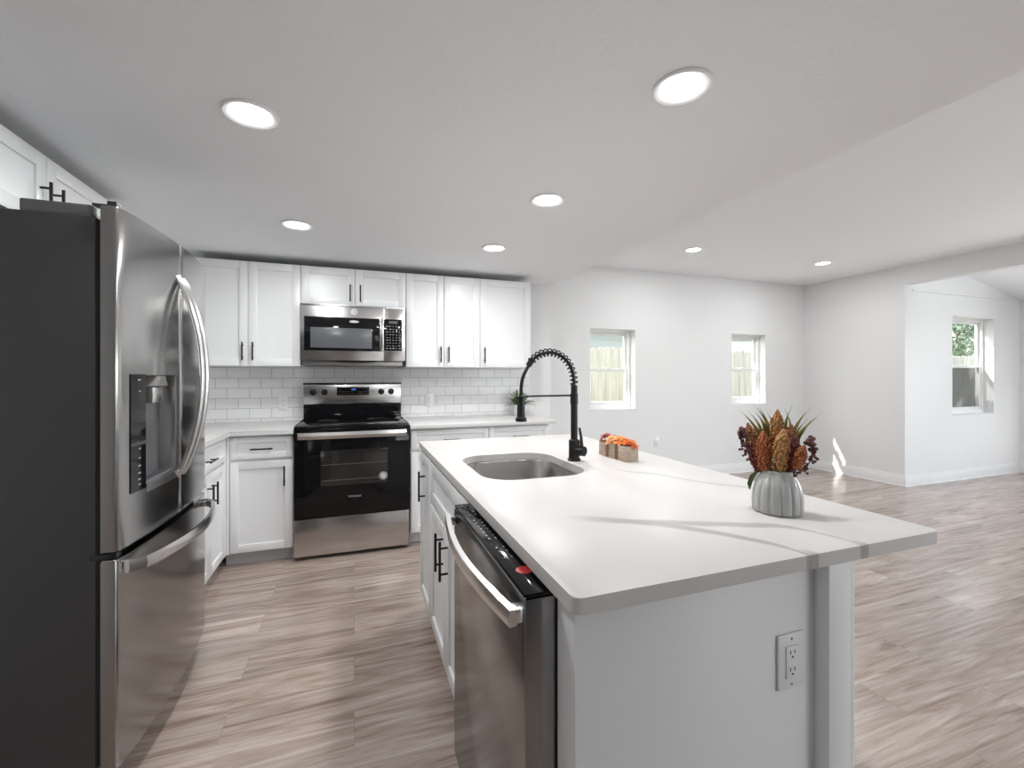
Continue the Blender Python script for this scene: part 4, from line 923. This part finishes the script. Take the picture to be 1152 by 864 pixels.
daisy('peach silk daisy second from the far end of the wooden planter', (1.104, 1.744, 0.989), (0.15, -0.40), 0.036, 'petal_peach', 2)
daisy('bright orange silk daisy in the middle of the wooden planter', (1.120, 1.690, 0.992), (0.10, -0.15), 0.040, 'petal_orange', 3)
daisy('burnt orange silk daisy at the near end of the wooden planter', (1.130, 1.640, 0.988), (0.40, 0.20), 0.038, 'petal_burnt', 4)
daisy('small red-orange silk daisy behind the peach one in the planter', (1.134, 1.770, 0.990), (-0.2, 0.3), 0.030, 'petal_burnt', 5)

# potted plant on the back counter
px_, py_ = 1.468, 3.905
pp = thing('potted_plant', 'small spiky green plant in a white pot on the back counter', 'plant', (px_, py_, 0.915))
mb = MB(); mb.lathe([(0.048, 0), (0.052, 0.002), (0.062, 0.096), (0.063, 0.100), (0.058, 0.100), (0.055, 0.085), (0.001, 0.083)], (px_, py_, 0.915), 36); mb.build('pot', 'white_plastic', pp)
mb = MB(); mb.lathe([(0.0005, 0.0), (0.053, 0.0), (0.053, 0.008), (0.0005, 0.009)], (px_, py_, 0.9985), 24); mb.build('soil', 'soil', pp)
rd = random.Random(31); mb = MB()
for k in range(95):
    a = rd.uniform(0, 2 * PI); el = rd.uniform(0.25, 1.45); ln = rd.uniform(0.12, 0.185); A, B, M_ = [], [], []
    d = Vector((math.cos(a), math.sin(a), 0)); sd_ = Vector((-math.sin(a), math.cos(a), 0)); st = Vector((px_, py_, 1.006)) + d * rd.uniform(0, 0.03)
    for i in range(7):
        s = i / 6; p = st + d * (ln * s * math.cos(el)) + Vector((0, 0, ln * s * math.sin(el) - 0.05 * s * s * math.cos(el)))
        wv = 0.019 * math.sin(PI * (0.1 + 0.88 * s)) ** 0.8; A.append(p - sd_ * wv / 2); B.append(p + sd_ * wv / 2); M_.append(p - Vector((0, 0, 0.002)))
        if p.y > YK - 0.02:
            for q_ in (A, B, M_): q_[-1].y = YK - 0.02 - 0.001 * (i)
    mb.quadstrip(A, M_); mb.quadstrip(M_, B)
mb.build('leaves', 'leaf_dark', pp, angle=60, keep_normals=True)

# ------------------------------------------------------------------ recessed ceiling lights
def downlight(label, x, y, z):
    t = thing('ceiling_light', label, 'light', (x, y, z), 'recessed ceiling lights')
    mb = MB(); mb.lathe([(0.066, -0.0005), (0.089, -0.0005), (0.089, -0.005), (0.084, -0.009), (0.071, -0.0065), (0.066, -0.003)], (x, y, z), 48, cap=False)
    mb.quadstrip([], []) if False else None
    mb.build('trim_ring', 'lens_trim', t)
    mb = MB(); mb.lathe([(0.0005, -0.0105), (0.030, -0.0098), (0.052, -0.0078), (0.0655, -0.0035), (0.0655, -0.0015), (0.0005, -0.0015)], (x, y, z), 48); mb.build('lens', 'lamp_lens', t)
    d = bpy.data.lights.new('lamp', 'AREA'); d.shape = 'DISK'; d.size = 0.13; d.energy = LAMP_W; d.color = (0.975, 0.99, 1.0)
    o = bpy.data.objects.new('lamp', d); COL.objects.link(o); o.parent = t; o.location = (0, 0, -0.014)
    return t
downlight('recessed ceiling light at upper left, nearest the refrigerator', -0.336, 1.743, ZK)
downlight('recessed ceiling light at top right, largest, above the near end of the island', 0.964, 1.128, ZK)
downlight('recessed ceiling light above the island sink and faucet', 0.934, 2.082, ZK)
downlight('recessed ceiling light in front of the wall cabinets left of the range', -0.323, 2.927, ZK)
downlight('recessed ceiling light in front of the wall cabinets right of the range', 0.930, 2.989, ZK)
downlight('left one of the two recessed lights in the living room ceiling', 3.23, 3.61, ZL)
downlight('right one of the two recessed lights in the living room ceiling', 4.995, 3.55, ZL)
